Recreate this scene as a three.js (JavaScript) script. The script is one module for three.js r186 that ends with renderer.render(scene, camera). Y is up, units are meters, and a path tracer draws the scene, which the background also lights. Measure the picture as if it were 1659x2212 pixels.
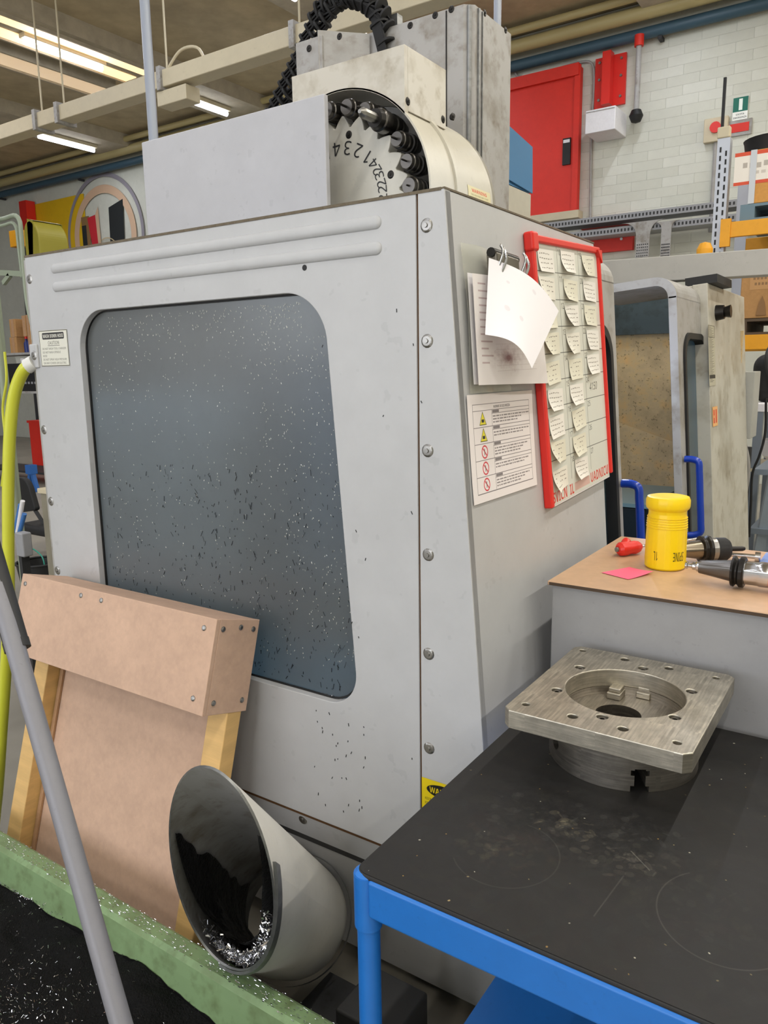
import * as THREE from 'three';
import { RectAreaLightUniformsLib } from 'three/addons/lights/RectAreaLightUniformsLib.js';
import { RoundedBoxGeometry } from 'three/addons/geometries/RoundedBoxGeometry.js';
import { mergeGeometries, mergeVertices, toCreasedNormals } from 'three/addons/utils/BufferGeometryUtils.js';
import { Brush, Evaluator, SUBTRACTION } from 'three-bvh-csg';

// ---------------------------------------------------------------- camera, light, exposure
const scene = new THREE.Scene();
scene.background = new THREE.Color(0x000000);
const F_PX = 1654.42, W_PX = 1659, H_PX = 2212;
const camera = new THREE.PerspectiveCamera(2 * Math.atan(H_PX / 2 / F_PX) * 180 / Math.PI, W_PX / H_PX, 0.05, 80);
camera.position.set(0, 1.55, 0);
camera.rotation.set(-10.589 * Math.PI / 180, -55.876 * Math.PI / 180, -0.891 * Math.PI / 180, 'YXZ');
camera.updateMatrixWorld(true);
const renderer = new THREE.WebGLRenderer({ antialias: true });
renderer.toneMapping = THREE.LinearToneMapping;
renderer.toneMappingExposure = 1.68;
renderer.shadowMap.enabled = true;
RectAreaLightUniformsLib.init();
const LAMP = 100, LAMP_COOL = 33;                                   // radiance of a hall tube
const DAY = .84;                                   // radiance of the daylight windows behind the viewer
const COOL = new THREE.Color().setRGB(0.93, 0.97, 1.08), WARM = new THREE.Color().setRGB(1.02, 0.98, 0.90);

// ---------------------------------------------------------------- helpers
const V = (x, y, z) => new THREE.Vector3(x, y, z);
const rng = (s) => () => { s |= 0; s = s + 0x6D2B79F5 | 0; let t = Math.imul(s ^ s >>> 15, 1 | s); t = t + Math.imul(t ^ t >>> 7, 61 | t) ^ t; return ((t ^ t >>> 14) >>> 0) / 4294967296; };
const ray = (px, py) => V((px - W_PX / 2) / F_PX, -(py - H_PX / 2) / F_PX, -1).transformDirection(camera.matrixWorld);
const hit = (px, py, p, n) => { const d = ray(px, py); return camera.position.clone().addScaledVector(d, p.clone().sub(camera.position).dot(n) / d.dot(n)); };
const onX = (px, py, x) => hit(px, py, V(x, 0, 0), V(1, 0, 0));
const onY = (px, py, y) => hit(px, py, V(0, y, 0), V(0, 1, 0));
const onZ = (px, py, z) => hit(px, py, V(0, 0, z), V(0, 0, 1));
const taken = {};
const numbered = (n) => { const k = taken[n] = (taken[n] ?? -1) + 1; return k ? n + '_' + String(k).padStart(3, '0') : n; };
const baseOf = new Map();
function thing(name, label, category, b = [0, 0, 0], group, kind) {
  const o = new THREE.Group(); o.name = numbered(name); o.position.set(...b); scene.add(o); baseOf.set(o, V(...b));
  o.userData = { label, category }; if (group) o.userData.group = group; if (kind) o.userData.kind = kind;
  return o;
}
function boxUV(g) {                                 // uv in metres, by the face's main direction
  const p = g.attributes.position, n = g.attributes.normal, uv = new Float32Array(p.count * 2);
  for (let i = 0; i < p.count; i++) {
    const ax = Math.abs(n.getX(i)), ay = Math.abs(n.getY(i)), az = Math.abs(n.getZ(i));
    const [a, b] = ax > ay && ax > az ? [p.getZ(i), p.getY(i)] : ay > az ? [p.getX(i), p.getZ(i)] : [p.getX(i), p.getY(i)];
    uv[i * 2] = a; uv[i * 2 + 1] = b;
  }
  g.setAttribute('uv', new THREE.BufferAttribute(uv, 2)); return g;
}
function join(gs) {
  gs = [].concat(gs).map((g) => { const h = g.index ? g.toNonIndexed() : g.clone(); for (const k of Object.keys(h.attributes)) if (!['position', 'normal', 'uv'].includes(k)) h.deleteAttribute(k); if (!h.attributes.uv) h.setAttribute('uv', new THREE.BufferAttribute(new Float32Array(h.attributes.position.count * 2), 2)); return h; });
  return gs.length === 1 ? gs[0] : mergeGeometries(gs);
}
function part(parent, name, gs, m, o = {}) {        // geometry in world coordinates
  const g = join(gs); if (!o.uv) boxUV(g);
  const b = baseOf.get(parent); g.translate(-b.x, -b.y, -b.z);
  const me = new THREE.Mesh(g, m); me.name = name; me.castShadow = me.receiveShadow = true; parent.add(me); baseOf.set(me, b);
  if (o.label) me.userData.label = o.label; if (o.kind) me.userData.kind = o.kind;
  return me;
}
function piece(parent, name, g, m, pos, quat, scale) { // shared local geometry
  const me = new THREE.Mesh(g, m); me.name = name; me.castShadow = me.receiveShadow = true;
  me.position.copy(pos).sub(baseOf.get(parent)); if (quat) me.quaternion.copy(quat); if (scale) me.scale.copy(scale); parent.add(me); baseOf.set(me, baseOf.get(parent)); return me;
}
function structure(name, gs, m, label, o = {}) {
  const g = join(gs); if (!o.uv) boxUV(g); const me = new THREE.Mesh(g, m); me.name = name; me.castShadow = me.receiveShadow = true;
  me.userData = { kind: 'structure', label, category: o.category || name.split('_')[0] }; scene.add(me); baseOf.set(me, V(0, 0, 0)); return me;
}
const box = (x0, x1, y0, y1, z0, z1, r = 0) => {
  const w = Math.abs(x1 - x0), h = Math.abs(y1 - y0), d = Math.abs(z1 - z0);
  const g = r ? new RoundedBoxGeometry(w, h, d, 2, Math.min(r, w / 2.01, h / 2.01, d / 2.01)) : new THREE.BoxGeometry(w, h, d);
  return g.translate((x0 + x1) / 2, (y0 + y1) / 2, (z0 + z1) / 2);
};
const UPV = V(0, 1, 0);
const aim = (from, to) => new THREE.Quaternion().setFromUnitVectors(UPV, to.clone().sub(from).normalize());
function cyl(a, b, r0, r1 = r0, seg = 16, open = false) {
  const g = new THREE.CylinderGeometry(r1, r0, a.distanceTo(b), seg, 1, open);
  return g.applyQuaternion(aim(a, b)).translate((a.x + b.x) / 2, (a.y + b.y) / 2, (a.z + b.z) / 2);
}
function bar(a, b, w, h, r = 0) {                    // rectangular bar between points, h measured upwards
  const L = a.distanceTo(b), d = b.clone().sub(a).normalize(), s = V(0, 1, 0).cross(d); if (s.lengthSq() < 1e-6) s.set(1, 0, 0); s.normalize(); const u = d.clone().cross(s);
  const g = r ? new RoundedBoxGeometry(w, h, L, 2, r) : new THREE.BoxGeometry(w, h, L);
  return g.applyMatrix4(new THREE.Matrix4().makeBasis(s, u, d)).translate((a.x + b.x) / 2, (a.y + b.y) / 2, (a.z + b.z) / 2);
}
const tube = (pts, r, seg = 40, rad = 10, closed = false) => new THREE.TubeGeometry(new THREE.CatmullRomCurve3(pts, closed, 'centripetal'), seg, r, rad, closed);
function spin(profile, at, dir, seg = 24) {          // lathe: profile [radius, distance along dir]
  const g = new THREE.LatheGeometry(profile.map(([r, s]) => new THREE.Vector2(Math.max(r, 1e-5), s)), seg);
  return toCreasedNormals(g, 0.6).applyQuaternion(new THREE.Quaternion().setFromUnitVectors(UPV, dir.clone().normalize())).translate(at.x, at.y, at.z);
}
function shapeOf(pts, r = 0, holes = []) {           // polygon with rounded corners
  const path = (P, rr, T) => {
    const n = P.length;
    P.forEach(([x, y], i) => {
      const q = P[(i + n - 1) % n], s = P[(i + 1) % n], c = Array.isArray(rr) ? rr[i] : rr;
      if (!c) { i ? T.lineTo(x, y) : T.moveTo(x, y); return; }
      const la = Math.hypot(q[0] - x, q[1] - y), lb = Math.hypot(s[0] - x, s[1] - y);
      const a = [x + (q[0] - x) / la * c, y + (q[1] - y) / la * c], b = [x + (s[0] - x) / lb * c, y + (s[1] - y) / lb * c];
      i ? T.lineTo(...a) : T.moveTo(...a); T.bezierCurveTo(a[0] + (x - a[0]) * .55, a[1] + (y - a[1]) * .55, b[0] + (x - b[0]) * .55, b[1] + (y - b[1]) * .55, ...b);
    });
    T.closePath(); return T;
  };
  const S = path(pts, r, new THREE.Shape());
  for (const h of holes) S.holes.push(path(h.pts, h.r, new THREE.Path()));
  return S;
}
const circleHole = (x, y, r) => { const p = new THREE.Path(); p.absarc(x, y, r, 0, Math.PI * 2); return p; };
const extrude = (S, depth, bevel = 0, cs = 12) => new THREE.ExtrudeGeometry(S, { depth: depth - 2 * bevel, bevelEnabled: bevel > 0, bevelThickness: bevel, bevelSize: bevel, bevelOffset: -bevel, bevelSegments: 2, curveSegments: cs }).translate(0, 0, bevel);
// shape (z, y) extruded along x from x0 to x1
const slabX = (S, x0, x1, bevel = 0, cs = 12) => extrude(S, x1 - x0, bevel, cs).applyMatrix4(new THREE.Matrix4().makeBasis(V(0, 0, 1), V(0, 1, 0), V(-1, 0, 0))).translate(x1, 0, 0);
// shape (x, z) extruded up from y0 to y1
const slabY = (S, y0, y1, bevel = 0, cs = 24) => extrude(S, y1 - y0, bevel, cs).applyMatrix4(new THREE.Matrix4().makeBasis(V(1, 0, 0), V(0, 0, 1), V(0, -1, 0))).translate(0, y1, 0);
function smoothNoise(seed, n) {                      // tileable value noise on an n x n lattice
  const R = rng(seed), L = Float32Array.from({ length: n * n }, R), f = (t) => t * t * (3 - 2 * t);
  return (u, v) => { u = ((u % 1) + 1) % 1 * n; v = ((v % 1) + 1) % 1 * n; const i = Math.floor(u) % n, j = Math.floor(v) % n, a = f(u - Math.floor(u)), b = f(v - Math.floor(v)), i1 = (i + 1) % n, j1 = (j + 1) % n;
    return (L[j * n + i] * (1 - a) + L[j * n + i1] * a) * (1 - b) + (L[j1 * n + i] * (1 - a) + L[j1 * n + i1] * a) * b; };
}
function fbm(seed, start, oct) { const N = Array.from({ length: oct }, (_, k) => smoothNoise(seed + k * 7, start << k)); return (u, v) => { let s = 0, w = 0, a = 1; for (const n of N) { s += n(u, v) * a; w += a; a *= .6; } return s / w; }; }
function dataTex(size, fn, srgb = true) {
  const d = new Uint8Array(size * size * 4);
  for (let j = 0; j < size; j++) for (let i = 0; i < size; i++) { const c = fn(i / size, j / size), o = (j * size + i) * 4; for (let k = 0; k < 3; k++) d[o + k] = Math.max(0, Math.min(255, (c.length ? c[k] : c) * 255)); d[o + 3] = 255; }
  const t = new THREE.DataTexture(d, size, size); t.wrapS = t.wrapT = THREE.RepeatWrapping; t.magFilter = THREE.LinearFilter; t.minFilter = THREE.LinearMipmapLinearFilter; t.generateMipmaps = true; if (srgb) t.colorSpace = THREE.SRGBColorSpace; t.needsUpdate = true; return t;
}
function canvasTex(w, h, draw) {
  const c = document.createElement('canvas'); c.width = w; c.height = h; const x = c.getContext('2d'); draw(x, w, h);
  const t = new THREE.CanvasTexture(c); t.colorSpace = THREE.SRGBColorSpace; return t;
}
const scaled = (t, m) => { const c = t.clone(); c.repeat.set(1 / m, 1 / m); return c; };
// a flat print: two triangles with uv, centre, half-axes
function sheet(c, ax, ay, nx = 1, ny = 1, bend) {
  const g = new THREE.PlaneGeometry(2, 2, nx, ny), p = g.attributes.position, n = ax.clone().cross(ay).normalize();
  for (let i = 0; i < p.count; i++) { const s = p.getX(i), t = p.getY(i), q = c.clone().addScaledVector(ax, s).addScaledVector(ay, t); if (bend) q.addScaledVector(n, bend(s, t)); p.setXYZ(i, q.x, q.y, q.z); }
  g.computeVertexNormals(); return g;
}
function bumpSheet(P, nx, ny) {                      // parametric patch, P(s,t) -> Vector3, s,t in 0..1
  const pos = [], uv = [], idx = [];
  for (let j = 0; j <= ny; j++) for (let i = 0; i <= nx; i++) { const q = P(i / nx, j / ny); pos.push(q.x, q.y, q.z); uv.push(i / nx, j / ny); }
  for (let j = 0; j < ny; j++) for (let i = 0; i < nx; i++) { const a = j * (nx + 1) + i, b = a + 1, c = a + nx + 1, d = c + 1; idx.push(a, b, d, a, d, c); }
  const g = new THREE.BufferGeometry(); g.setAttribute('position', new THREE.Float32BufferAttribute(pos, 3)); g.setAttribute('uv', new THREE.Float32BufferAttribute(uv, 2)); g.setIndex(idx); g.computeVertexNormals(); return g;
}

// ---------------------------------------------------------------- textures and materials
const nA = fbm(11, 4, 6), nB = fbm(23, 8, 5), nC = fbm(37, 16, 5), nD = fbm(51, 3, 4), nE = fbm(77, 32, 3);
const paintTex = dataTex(512, (u, v) => { const s = nE(u, v) > .78 ? -.03 : 0; return .955 + (nA(u, v) - .5) * .05 + (nC(u, v) - .5) * .04 + s; });
const grimeTex = dataTex(512, (u, v) => { const g = Math.max(0, nA(u, v) - .5) * 1.1 + Math.max(0, nC(u, v) - .58) * .8; return [.97 - g * .6, .96 - g * .68, .94 - g * .8]; });
const concreteTex = dataTex(512, (u, v) => .86 + (nA(u, v) - .5) * .28 + (nC(u, v) - .5) * .12);
const fibreTex = dataTex(512, (u, v) => { const k = .95 + (nC(u, v) - .5) * .07 + (nE(u, v) - .5) * .06 + (nD(u, v) - .5) * .06; return [k, k * .995, k * .985]; });
const woodTex = dataTex(512, (u, v) => { const r = Math.sin((v * 9 + nD(u, v) * 1.6) * 6.283) * .5 + .5, k = .92 + r * .035 + (nB(u * .5, v * 6) - .5) * .1; return [k, k * .97, k * .9]; });
const brushTex = dataTex(512, (u, v) => .82 + (nE(u * .06, v) - .5) * .3 + (nB(u, v) - .5) * .14);
const rustTex = dataTex(512, (u, v) => { const g = nA(u, v), k = .86 + (g - .5) * .3, s = nE(u, v) > .73 ? -.2 : 0; return [k + s, k * .955 - Math.max(0, g - .55) * .25 + s, k * .86 - Math.max(0, g - .52) * .5 + s]; });
const oilTex = dataTex(512, (u, v) => .55 + (nC(u, v) - .5) * .9);
const fineBump = dataTex(256, (u, v) => .5 + (nE(u, v) - .5) * .8, false), lumpBump = dataTex(256, (u, v) => nC(u, v), false);
function mat(hex, rough = .5, metal = 0, map, m = 1, o = {}) {
  const k = new THREE.MeshPhysicalMaterial({ color: hex, roughness: rough, metalness: metal, side: THREE.DoubleSide });
  if (map) k.map = scaled(map, m); if (o.bump) { k.bumpMap = scaled(o.bump, o.bm || .3); k.bumpScale = o.bs || .0005; }
  for (const q of ['clearcoat', 'clearcoatRoughness', 'transmission', 'thickness', 'ior', 'emissive', 'emissiveIntensity', 'attenuationColor', 'attenuationDistance', 'opacity', 'transparent', 'anisotropy', 'vertexColors', 'flatShading', 'specularIntensity']) if (o[q] !== undefined) k[q] = o[q] instanceof Object || q !== 'emissive' ? o[q] : new THREE.Color(o[q]);
  return k;
}
const print = (t, rough = .6, o = {}) => { const k = mat(0xffffff, rough, 0, null, 1, o); k.map = t; return k; };
const glow = (r, g, b, k) => { const m = new THREE.MeshStandardMaterial({ color: 0xffffff, roughness: .6 }); m.emissive = new THREE.Color().setRGB(r, g, b); m.emissiveIntensity = k; return m; };
const M = {
  panel: mat(0xbfc0c2, .42, 0, paintTex, .9), cream: mat(0xcfcabb, .4, 0, paintTex, .7), dirty: mat(0xd0cdc4, .45, 0, grimeTex, .8), grey: mat(0xa9a9aa, .5, 0, grimeTex, .6), mid: mat(0x9b9c9f, .5, 0, paintTex, .5),
  seam: mat(0x5b3d1d, .9, 0, grimeTex, .1), black: mat(0x141414, .6), rubber: mat(0x1b1b1c, .75), dark: mat(0x2c2c2d, .6), steel: mat(0xe4ddcd, .46, 1, brushTex, .12, { bump: fineBump, bm: .05, bs: .0001 }), chrome: mat(0xc8c8ca, .18, 1), screw: mat(0x989692, .34, 1),
  toolsteel: mat(0x6a6764, .3, 1), tooldark: mat(0x2b2927, .38, .7), red: mat(0xd9281e, .4), redDeep: mat(0xe02c1a, .55, 0, paintTex, .8), blue: mat(0x1f6fc4, .38, 0, paintTex, .3), blueHandle: mat(0x1239a0, .25), yellow: mat(0xf0cc00, .38), hose: mat(0xcdd040, .35),
  mdf: mat(0xcfae98, .8, 0, fibreTex, .35), mdfEdge: mat(0xb58f6c, .85, 0, fibreTex, .1), pine: mat(0xe0bd84, .6, 0, woodTex, .35), green: mat(0x7d9a70, .5, 0, grimeTex, .5), galv: mat(0xa3a4a3, .4, .75, brushTex, .6), wood: mat(0xcba888, .42, 0, fibreTex, .5),
  cabinet: mat(0x98989a, .45, 0, paintTex, .4), paper: mat(0xeceaec, .85, 0, paintTex, .2), wall: mat(0xd8d9cc, .75, 0, paintTex, 1.3), ceiling: mat(0xcab894, .8, 0, concreteTex, 3), rib: mat(0xc6baa2, .8, 0, concreteTex, 2), floor: mat(0xa7a193, .5, 0, concreteTex, 4),
  trunk: mat(0xd0c4a6, .5, 0, paintTex, 1), olive: mat(0x9c9330, .5), amber: mat(0xf0a818, .5, 0, paintTex, .5), carton: mat(0xb98d5a, .85, 0, fibreTex, .5), pipeBlue: mat(0x3a5564, .5), pipeOlive: mat(0xb0a272, .5), tubeGreen: mat(0x8a937f, .4),
  brown: mat(0xf2dfbd, .5, .1, rustTex, .3), inner: mat(0x9aa6ab, .4, 0, grimeTex, .5), innerBlue: mat(0x3f7fa0, .5, 0, grimeTex, .6), liner: mat(0x9fa0a2, .5, 0, grimeTex, .3), oil: mat(0x0b0a0a, .35, 0, oilTex, .12, { bump: lumpBump, bm: .1, bs: .004 }), chip: mat(0xd5d6da, .16, 1), chipDark: mat(0x1c1d20, .5),
};

// ---------------------------------------------------------------- the hall
const WALLX = 10.9;
const concreteJ = [];
structure('floor', box(-8, WALLX, -.2, 0, -20, 8), M.floor, 'worn grey concrete workshop floor');
structure('ceiling', box(-8, WALLX, 6.12, 6.3, -20, 8), M.ceiling, 'brownish concrete hall ceiling between the ribs');
const wallBack = structure('wall_back', box(WALLX + .012, WALLX + .25, 0, 6.12, -20, 8), M.wall, 'white painted block wall behind the machine');
structure('wall_left', box(-8, WALLX, 0, 6.12, -20.2, -20), mat(0x9fa3aa, .8, 0, concreteTex, 3), 'grey end wall of the hall');
structure('wall_front', [box(-8.2, -8, 0, 1.0, -20, 8), box(-8.2, -8, 4.6, 6.12, -20, 8), box(-8.2, -8, 1, 4.6, -20, -12), box(-8.2, -8, 1, 4.6, 3, 8)], M.wall, 'white hall wall behind the viewer');
for (let k = 0; k < 5; k++) { // band of daylight windows in that wall
  const z0 = -12 + k * 3, w = structure('window_' + (k + 1), [box(-8.12, -8.08, 1, 4.6, z0 + .05, z0 + 2.95)], glow(.93, .97, 1.05, 1.1), 'tall daylight window in the wall behind the viewer');
  part(w, 'frame', [box(-8.15, -7.98, 1, 4.6, z0, z0 + .06), box(-8.15, -7.98, 1, 4.6, z0 + 2.94, z0 + 3), box(-8.15, -7.98, 2.77, 2.83, z0, z0 + 3)], M.grey);
  const L = new THREE.RectAreaLight(new THREE.Color().setRGB(.93, .97, 1.05), DAY, 2.8, 3.5); L.position.set(-7.96, 2.8, z0 + 1.5); L.rotation.y = -Math.PI / 2; L.name = 'daylight'; scene.add(L);
}
structure('wall_right', box(-8, WALLX, 0, 6.12, 8, 8.2), M.wall, 'white side wall of the hall');
{ // blocks of the back wall, as far as they show right of the machine
  const bl = new THREE.BoxGeometry(.03, .1188, .3985), y0 = 2.75; boxUV(bl);
  const ms = [M.wall, mat(0xd4d5c8, .75, 0, paintTex, 1.3), mat(0xdcddd1, .75, 0, paintTex, 1.3)], R = rng(5);
  for (let r = 0; r < 25; r++) for (let c = 0; c < 12; c++) piece(wallBack, 'brick', bl, ms[Math.floor(R() * 3)], V(WALLX + .002, y0 + r * .12 + .06, -5.7 + c * .4 + (r % 2) * .2));
}
for (let k = 0; k < 7; k++) structure('trim_' + (k + 1), box(-8, WALLX, 5.9, 6.12, -13.5 + k * 3.6 - .45, -13.5 + k * 3.6 + .45), M.rib, 'concrete ceiling rib carrying a row of tube lamps', { category: 'rib' });
{ // tube lamps under the ribs, on the hall's regular grid
  const xs = [-5.2, -2.75, -.3, 2.15, 4.6, 7.05, 9.5], zs = [-13.5, -9.9, -6.3, -2.7, .9, 4.5];
  for (const z of zs) for (const x of xs) {
    const hot = z === -9.9 && x === 7.05;
    const t = thing('tube_lamp', hot ? 'bright tube lamp beside the orange skylight strip' : x > 9 && z === -9.9 ? 'lit tube lamp on the rib above the white tool changer cover' : x > 9 && z === -13.5 ? 'lit tube lamp above the round wall emblem' : 'lit tube lamp under a concrete ceiling rib', 'lamp', [x, 5.9, z], 'tube lamps of the hall ceiling');
    part(t, 'housing', box(x - .62, x + .62, 5.84, 5.9, z - .07, z + .07, .01), M.trunk);
    const col = z > 0 ? WARM : COOL;
    part(t, 'tube', cyl(V(x - .58, 5.80, z), V(x + .58, 5.80, z), .038, .038, 12), glow(col.r, col.g, col.b, 6));
    const L = new THREE.RectAreaLight(col, z > 0 ? LAMP : LAMP_COOL, 1.16, .09); L.position.set(0, -.15, 0); L.rotation.x = -Math.PI / 2; L.name = 'tube_light'; t.add(L);
  }
}
{ // skylight strips; the dim second one is added for glow on rib sides
  for (const [z0, z1, x0, x1, k, lab] of [[-9.62, -10.12, 1.5, 8.3, .8, 'long orange glowing skylight strip behind a tube lamp'], [-10.75, -11.2, 1.5, 8.5, .26, 'dim orange strip added for the glow on the rib sides'], [-14.6, -15, 1.5, 8.4, .25, 'narrow far orange skylight strip']]) {
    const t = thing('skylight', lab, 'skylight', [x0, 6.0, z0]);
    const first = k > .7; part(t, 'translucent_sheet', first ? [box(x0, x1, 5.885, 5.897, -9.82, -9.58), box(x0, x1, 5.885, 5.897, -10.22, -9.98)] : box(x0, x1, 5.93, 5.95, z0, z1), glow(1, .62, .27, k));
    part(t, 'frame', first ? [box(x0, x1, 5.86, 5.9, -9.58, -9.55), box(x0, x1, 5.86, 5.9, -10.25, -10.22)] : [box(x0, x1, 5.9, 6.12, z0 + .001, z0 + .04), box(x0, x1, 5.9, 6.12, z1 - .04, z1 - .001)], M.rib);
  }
}
{ // trunking on wires, pipes along the wall top
  const a = onY(0, 295, 4.6), b = onY(650, 84, 4.6), x = (a.x + b.x) / 2;
  const t = thing('cable_trunking', 'cream cable trunking hung from the ceiling on wires', 'trunking', [x, 4.6, -8]);
  part(t, 'channel', box(x - .1, x + .1, 4.52, 4.69, -19, 6, .01), M.trunk);
  for (const px of [92, 140, 362, 648]) { const q = onY(px, 240, 4.6), z = onX(px, px < 100 ? 250 : px < 200 ? 240 : px < 500 ? 165 : 85, x).z; part(t, 'hanger_wire', cyl(V(x, 4.5, z), V(x, 6.12, z), .011, .011, 6), M.trunk); part(t, 'clamp', box(x - .13, x + .13, 4.49, 4.72, z - .03, z + .03), M.grey); }
  const e = onY(455, 165, 4.7); const t2 = thing('junction_box', 'small white junction box under the hung trunking', 'box', [x, 4.4, e.z]); part(t2, 'housing', box(x - .1, x + .1, 4.34, 4.488, e.z - .35, e.z + .1, .01), M.trunk); part(t, 'cable_loop', tube([V(x, 4.7, e.z - .3), V(x, 4.86, e.z - .05), V(x, 4.83, e.z + .2), V(x, 4.7, e.z + .3)], .015, 16, 6), M.trunk);
}
for (const [dx, y, r, m, n, l] of [[.28, 5.88, .085, M.pipeOlive, 'duct_pipe', 'olive pipe running along the top of the white wall'], [.14, 5.69, .07, M.pipeBlue, 'water_pipe', 'blue pipe just below the olive pipe on the white wall'], [.42, 6.02, .05, M.pipeOlive, 'conduit_pipe', 'thinner olive pipe closest to the ceiling along the white wall']]) {
  const t = thing(n, l, 'pipe', [WALLX - dx, y, -8]); part(t, 'pipe', cyl(V(WALLX - dx, y, -19.8), V(WALLX - dx, y, 5), r, r, 14), m);
  if (n === 'water_pipe') for (let z = -18; z < 4; z += 3) part(t, 'bracket', box(WALLX - dx - .02, WALLX - .03, y - r - .04, y - r, z, z + .05), M.dark);
}
{ // wall emblem and yellow field, flat paint
  const A = onX(62, 440, WALLX), B = onX(180, 408, WALLX), C0 = onX(305, 352, WALLX);
  const t = thing('yellow_wall_field', 'big yellow painted rectangle on the far white wall', 'wall paint', [WALLX, 3, A.z]);
  part(t, 'paint', box(WALLX - .014, WALLX - .006, 2.4, A.y - .05, A.z, B.z), mat(0xe8bc10, .7, 0, paintTex, 2));
  const c = onX(228, 512, WALLX), R = Math.abs(onX(148, 512, WALLX).z - c.z) * 1.0;
  const tex = canvasTex(1024, 1024, (g, w) => {
    g.clearRect(0, 0, w, w); const k = w / 2; g.translate(k, k);
    g.lineWidth = 34; g.strokeStyle = '#8f8a92'; g.beginPath(); g.arc(0, 0, k - 20, 0, 7); g.stroke();
    g.lineWidth = 66; g.strokeStyle = '#d3b294'; g.beginPath(); g.arc(0, 0, k - 132, 0, 7); g.stroke();
    g.fillStyle = '#8a6a40'; g.fillRect(-300, -190, 110, 500);
    g.fillStyle = '#c62633'; g.beginPath(); g.moveTo(-215, -175); g.lineTo(-105, -190); g.lineTo(-80, 260); g.lineTo(-140, 260); g.fill();
    g.fillStyle = '#d5b292'; g.beginPath(); g.moveTo(-105, -190); g.lineTo(-60, -250); g.lineTo(-50, 120); g.lineTo(-80, 260); g.fill();
    g.fillStyle = '#1f2324'; g.beginPath(); g.moveTo(80, -225); g.lineTo(270, -270); g.lineTo(240, 300); g.lineTo(60, 300); g.fill(); g.fillRect(-300, -120, 62, 420);
    g.lineWidth = 8; g.strokeStyle = '#c8b48c'; g.beginPath(); g.arc(20, 180, 170, 3.6, 6.6); g.stroke();
    g.fillStyle = '#c62633'; g.fillRect(-150, 110, 130, 90); g.fillStyle = '#e9ebe2'; g.font = 'bold 150px sans-serif'; g.fillText('AR', 30, 220);
  });
  const m = print(tex, .7); m.transparent = true;
  const t2 = thing('wall_emblem', 'round painted emblem with red and black bars on the far wall', 'emblem', [WALLX, c.y, c.z]);
  part(t2, 'print', sheet(V(WALLX - .022, c.y, c.z), V(0, 0, R), V(0, R, 0)), m, { uv: true });
}
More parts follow.
